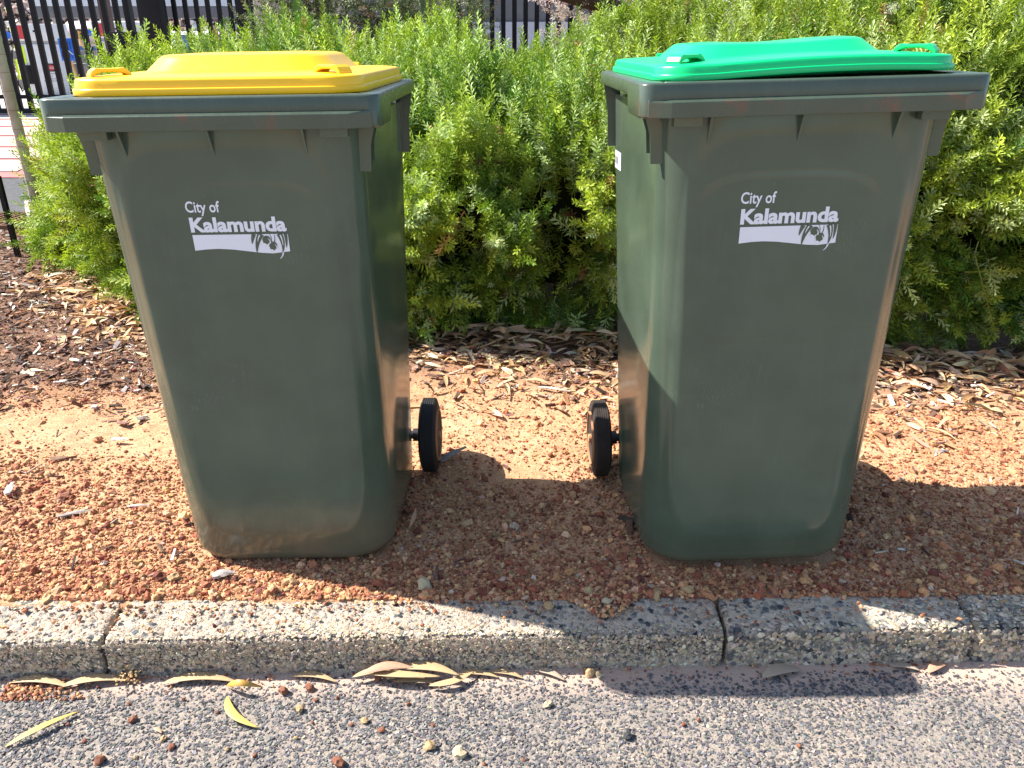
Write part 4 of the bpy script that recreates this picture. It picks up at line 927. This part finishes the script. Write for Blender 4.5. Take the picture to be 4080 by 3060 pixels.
MB().box(-.46, .5, .0, .03, .70, 1.9, .004).build('backing', blk, sg, 30)
MB().box(-.43, .48, -.012, -.0005, .80, 1.265, .006).build('panel', bei, sg, 30); MB().box(-.43, .48, -.012, -.0005, 1.30, 1.8, .006).build('panel', bei, sg, 30)
v, f = text_tris('Air', .13); me = bpy.data.meshes.new('lettering'); me.from_pydata([(-.40 + p[0], -.0135, 1.13 + p[1]) for p in v], [], [tuple(q) for q in f]); me.materials.append(M['ink']); link(bpy.data.objects.new('lettering', me), sg)

# ------------------------------------------------------------------ service yard beyond the gate
white = m_simple('white_enamel', (.72, .72, .74), .4, .15); grey = m_simple('grey_enamel', (.42, .42, .45), .5, .2); lime = m_simple('lime_tape', (.62, .85, .02), .5, .05); redp = m_simple('red_paint', (.55, .05, .06), .45, .1)
bluep = m_simple('blue_plastic', (.02, .14, .62), .4, .1); brownp = m_simple('brown_paint', (.09, .055, .05), .7, .3); orangep = m_simple('orange_handle', (.70, .38, .12), .6)
def pump(x, y, sc, lb):
    t = tag(empty('service_pump', (x, y, GB)), lb, 'fuel pump', 'white service pumps beyond the gate'); t.scale = (sc, sc, sc)
    MB().box(-.30, .30, -.2, .2, 0, .70, .01).build('cabinet', white, t, 30)
    MB().box(-.27, .27, -.17, .17, .70, .745).build('neck', grey, t, 30)
    MB().box(-.31, .31, -.21, .21, .745, .97, .012).build('head', white, t, 30)
    MB().box(.02, .10, -.2135, -.2095, .86, .885).build('slot', M['ink'], t)
    MB().box(-.28, -.12, -.2145, -.2098, .77, .95).build('red_panel', redp, t)
    MB().box(-.24, -.17, -.206, -.2005, .44, .68).build('lime_tape', lime, t); MB().box(-.08, -.05, -.206, -.2005, .25, .60).build('lime_tape', lime, t); MB().box(-.345, -.318, -.206, -.19, .22, .50).build('lime_tape', lime, t)
    MB().box(-.20, -.12, -.26, -.2005, .16, .42, .01).build('nozzle_holster', blk, t, 30)
    pl = MB().box(.04, .27, -.2065, -.2005, .33, .44).build('danger_plate', M['ink'], t)
    n = 24; MB().add([(.155 + .09 * math.cos(2 * math.pi * k / n), -.2085, .385 + .038 * math.sin(2 * math.pi * k / n)) for k in range(n)], [tuple(range(n))]).build('red_oval', redp, pl)
    def tx(s_, size, x_, z_, m_, yy=-.2098):
        v, f = text_tris(s_, size); wd = v[:, 0].max(); me = bpy.data.meshes.new('lettering'); me.from_pydata([(x_ - wd / 2 + p[0], yy, z_ + p[1]) for p in v], [], [tuple(q) for q in f]); me.materials.append(m_); link(bpy.data.objects.new('lettering', me), pl)
    tx('DANGER', .040, .155, .371, M['print'])
    for s_, z_ in (('STOP ENGINE', .295), ('&', .262), ('TURN OFF MOBILE', .222), ('ELECTRONIC DEVICES', .192)): tx(s_, .026, .155, z_, M['ink'], -.2025)
    hs = MB().tube([(-.34, -.22, .62), (-.38, -.25, .3), (-.30, -.26, .06), (-.16, -.26, .2)], .012, 8).build('hose', blk, t, 50)
    rd = MB().lathe_x([(-.005, .05), (.005, .05)], 0, 0, 0, 20); o = rd.build('round_dial', bluep, t, 30); o.location = (-.36, -.21, .82); o.rotation_euler = (0, 0, math.pi / 2)
    return t
pump(-6.93, 12.7, 1.0, 'white service pump with lime tape and a danger plate, left of the brown column')
pump(-6.36, 14, 1.05, 'white service pump right of the brown column, partly hidden by the yellow lid')
pl_ = tag(empty('banded_pole', (-7.02, 12.2, GB)), 'white pole with lime bands beside the service pump', 'pole')
MB().tube([(0, 0, 0), (0, 0, 1.8)], .035, 14).build('pole', grey, pl_, 50)
for z in (.62, .86, 1.10): MB().tube([(0, 0, z), (0, 0, z + .07)], .038, 14).build('band', lime, pl_, 50)
o = MB().box(-.062, .062, -.06, .06, -.05, 2.4, .01).build('brown_column', brownp, None, 30); o.location = (-5.49, 11.8, GB); tag(o, 'brown square column between the two pumps', 'column')
sq = tag(empty('blue_rack', (-5.97, 11.6, GB)), 'blue slotted rack on an orange handle behind the gate bars', 'tool')
MB().box(-.13, .04, -.02, .02, .50, .78, .004).build('rack', bluep, sq, 30); MB().tube([(-.02, 0, .5), (.05, 0, .1), (.08, 0, 0)], .014, 8).build('handle', orangep, sq, 50)
for k in range(10): MB().box(-.11 + (k % 5) * .032, -.102 + (k % 5) * .032, -.023, -.0202, .53 + (k // 5) * .12, .62 + (k // 5) * .12).build('slot', M['ink'], sq)
MB().tube([(-.08, -.03, .70), (.04, -.03, .58)], .007, 6).build('white_clip', white, sq)
tank = tag(empty('storage_tank', (-6.6, 14.3, 0)), 'pale pink horizontal tank with a dark round opening', 'tank')
MB().lathe_x([(-.74, .05), (-.73, .14), (-.70, .18), (-.68, .19), (.7, .19), (.73, .16)], 0, 0, 1.16, 32).build('shell', m_simple('pinkish_paint', (.62, .50, .50), .45), tank, 40)
c = MB().lathe_x([(-.01, .08), (.01, .08)], 0, 0, 0, 24).build('opening', M['ink'], tank, 30); c.rotation_euler = (0, 0, math.pi / 2); c.location = (-.45, -.192, 1.15)
MB().tube([(-.42, -.22, 1.18), (-.43, -.26, 1.2), (-.42, -.28, 1.0), (-.30, -.28, .86), (-.42, -.28, .78)], .014, 8).build('orange_hose', orangep, tank, 50)
bw = tag(empty('block_wall', (-6.75, 14.1, 0)), 'low grey block wall under the pink tank', 'wall'); bg_ = m_simple('grey_block', (.20, .19, .185), .9, .4, 15, bump=.003)
b0 = MB().box(-.197, .197, -.12, .12, -.095, .095, .006).build('block', bg_, bw, 30); first = True
for r_ in range(3):
    for k in range(8):
        c = b0 if first else b0.copy()
        if not first: link(c); c.parent = bw
        first = False; c.location = (-1.2 + k * .4 + (.2 if r_ % 2 else 0), 0, .41 + r_ * .2)
# rough mulched bank behind
def bank():
    xs = np.linspace(-15, -5.6, 200); ts = np.linspace(0, 1, 50); X, T = np.meshgrid(xs, ts); Y = 17.5 + 3.0 * T; Z = .2 + 2.6 * T + fbm(X * 2.2, T * 6, 61, 4) * .5
    Y = Y + fbm(X * 3.1, T * 9, 67, 3) * .5; i = np.arange(X.size).reshape(X.shape); F = np.stack([i[:-1, :-1], i[:-1, 1:], i[1:, 1:], i[1:, :-1]], -1).reshape(-1, 4)
    s = NT(mat('rubble_bank', rough=.95, spec=.1)); v1 = s.voro(9); sp = s.n('ShaderNodeSeparateColor'); s.l(v1.outputs['Color'], sp.inputs[0])
    col = s.ramp(sp.outputs[0], [(0, (.10, .06, .05)), (.35, (.30, .20, .17)), (.6, (.55, .48, .44)), (.85, (.75, .72, .70))], 'CONSTANT'); s.out(s.mix(s.ramp(v1.outputs['Distance'], [(.35, 0), (.6, 1)]), col, (.05, .035, .03)), None, s.bump(v1.outputs['Distance'], .15, 1))
    tag(npmesh('rubble_bank', np.stack([X, Y, Z], -1).reshape(-1, 3), F, s.m), 'pale stony bank beyond the service yard', kind='structure')
    n = 2200; x = rng.uniform(-14, -5.7, n); t = rng.random(n); P_ = np.stack([x, 17.5 + 3 * t + fbm(x * 3.1, t * 9, 67, 3) * .5 - .03, .2 + 2.6 * t + fbm(x * 2.2, t * 6, 61, 4) * .5], -1)
    scatter('bank_stones', ICO1, P_, rng.uniform(.03, .11, n), palette(n, [(.6, .55, .5), (.34, .23, .19), (.15, .09, .08), (.45, .35, .3)], [.35, .3, .2, .15]), M['gravel'], label='pale broken stones covering the bank')
bank()
# shed with ribbed wall, canopy fascia
shed = tag(empty('metal_shed', (-6.0, 20, 0)), 'grey ribbed metal shed beyond the fence', 'building')
pal = m_simple('pale_blue_cladding', (.52, .57, .64), .35, .1); rib = m_simple('grey_ribbed_cladding', (.27, .27, .28), .5, .2); fas = m_simple('dark_fascia', (.13, .13, .14), .6, .2)
MB().box(-4.4, -1.55, 0, .1, -.4, 5).build('pale_wall', pal, shed)
for k in range(14): MB().box(-4.3 + k * .2, -4.28 + k * .2, -.02, -.0005, -.4, 4.9).build('cladding_seam', rib, shed)
MB().box(-1.545, 8.0, .0, .1, -.4, 1.56).build('ribbed_wall', rib, shed)
r0 = MB().box(-.02, .02, -.035, -.0005, -.4, 1.55).build('wall_rib', rib, shed); r0.location = (-1.45, 0, 0)
for k in range(1, 62):
    c = r0.copy(); link(c); c.parent = shed; c.location = (-1.45 + k * .14, 0, 0)
MB().box(-1.54, 8.0, -.5, .1, 1.565, 1.95).build('eave', fas, shed); MB().box(-4.5, 8.1, -.6, 4, 5.01, 5.1).build('roof', fas, shed)
MB().box(-1.54, 8.0, .0, .1, 1.96, 5).build('upper_wall', m_simple('grey_wall', (.40, .41, .43), .6), shed)
cn = tag(empty('canopy', (-6.9, 15.4, 0)), 'grey canopy beam over the pumps', 'canopy')
MB().box(-1.6, 2.6, 0, .5, 1.42, 1.60, .01).build('beam', fas, cn, 30); MB().box(-1.6, 2.6, -.01, .5, 1.605, 1.9, .01).build('fascia', pal, cn, 30)
for x in (-1.3, .3, 2.3): MB().box(x - .04, x + .04, .2, .28, .2, 1.42).build('post', grey, cn)
cg = MB()
wl = tag(empty('grey_panel_wall', (-.9, 11, 0)), 'light grey vertical panel wall behind the bar fence', 'fence')
wm = m_simple('light_grey_panel', (.44, .45, .50), .5, .1)
p0 = MB().box(-.145, .145, 0, .03, .2, 1.28, .004).build('panel', wm, wl, 30)
for k in range(1, 9): c = p0.copy(); link(c); c.parent = wl; c.location = (k * .30, 0, 0)
MB().box(-.2, 2.6, .031, .06, .3, 1.7).build('dark_backing', fas, wl)
def car(x, y, rz, body, lb):
    t = tag(empty('parked_car', (x, y, -.235), (0, 0, rz)), lb, 'car', 'cars parked beyond the fence')
    prof = [(-2.1, .35), (-2.15, .7), (-2.0, .92), (-1.75, .98), (-1.3, 1.40), (-.2, 1.46), (.35, 1.38), (1.05, 1.0), (1.9, .85), (2.15, .66), (2.15, .35)]
    r = []
    for s_, k in ((-.86, .90), (-.80, 1), (.80, 1), (.86, .90)): r.append([(px * (1 if k == 1 else .99), s_ * (1 if pz < 1.0 else .86), .35 + (pz - .35) * k) for px, pz in prof])
    MB().loft(r).build('body', body, t, 30, .02)
    gl = m_simple('windscreen_glass', (.02, .05, .12), .08, .1, spec=.8)
    MB().add([(1.02, -.66, 1.03), (1.02, .66, 1.03), (.40, .60, 1.375), (.40, -.60, 1.375)], [(0, 1, 2, 3)]).build('windscreen', gl, t).location = (.03, 0, .015)
    for s_ in (-1, 1):
        MB().add([(.80, s_ * .755, 1.02), (.25, s_ * .70, 1.33), (-1.2, s_ * .70, 1.33), (-1.5, s_ * .755, 1.02)], [(0, 1, 2, 3)]).build('side_window', gl, t).location = (0, s_ * .012, 0)
        MB().box(2.09, 2.165, s_ * .62 - .16, s_ * .62 + .16, .62, .76, .02).build('headlight', M['hub'], t, 30)
        for wx in (-1.35, 1.35):
            o = MB().lathe_x([(-.1, .2), (-.1, .32), (.1, .32), (.1, .2)], 0, 0, 0, 24).build('wheel', M['rubber'], t, 30); o.location = (wx, s_ * .78, .32); o.rotation_euler = (0, 0, math.pi / 2)
    MB().box(2.1, 2.17, -.42, .42, .42, .58, .01).build('grille', M['ink'], t)
    return t
wp = m_simple('white_car_paint', (.75, .76, .78), .25, .02, spec=.6)
car(-6.55, 17.6, R(-68), wp, 'white car with blue windscreen seen through the bar fence'); car(-8.6, 18.2, R(-75), wp, 'white car mostly hidden behind the gate post')
for x, y, lb in ((-5.15, 15, 'red and white bollard to the right beyond the fence'), (-6.15, 15, 'red and white bollard left of the white cars')):
    b_ = tag(empty('bollard', (x, y, .3)), lb, 'bollard', 'bollards in the yard'); MB().tube([(0, 0, 0), (0, 0, .72)], .05, 12).build('post', white, b_, 50); MB().tube([(0, 0, .721), (0, 0, .92)], .055, 12).build('red_cap', redp, b_, 50)
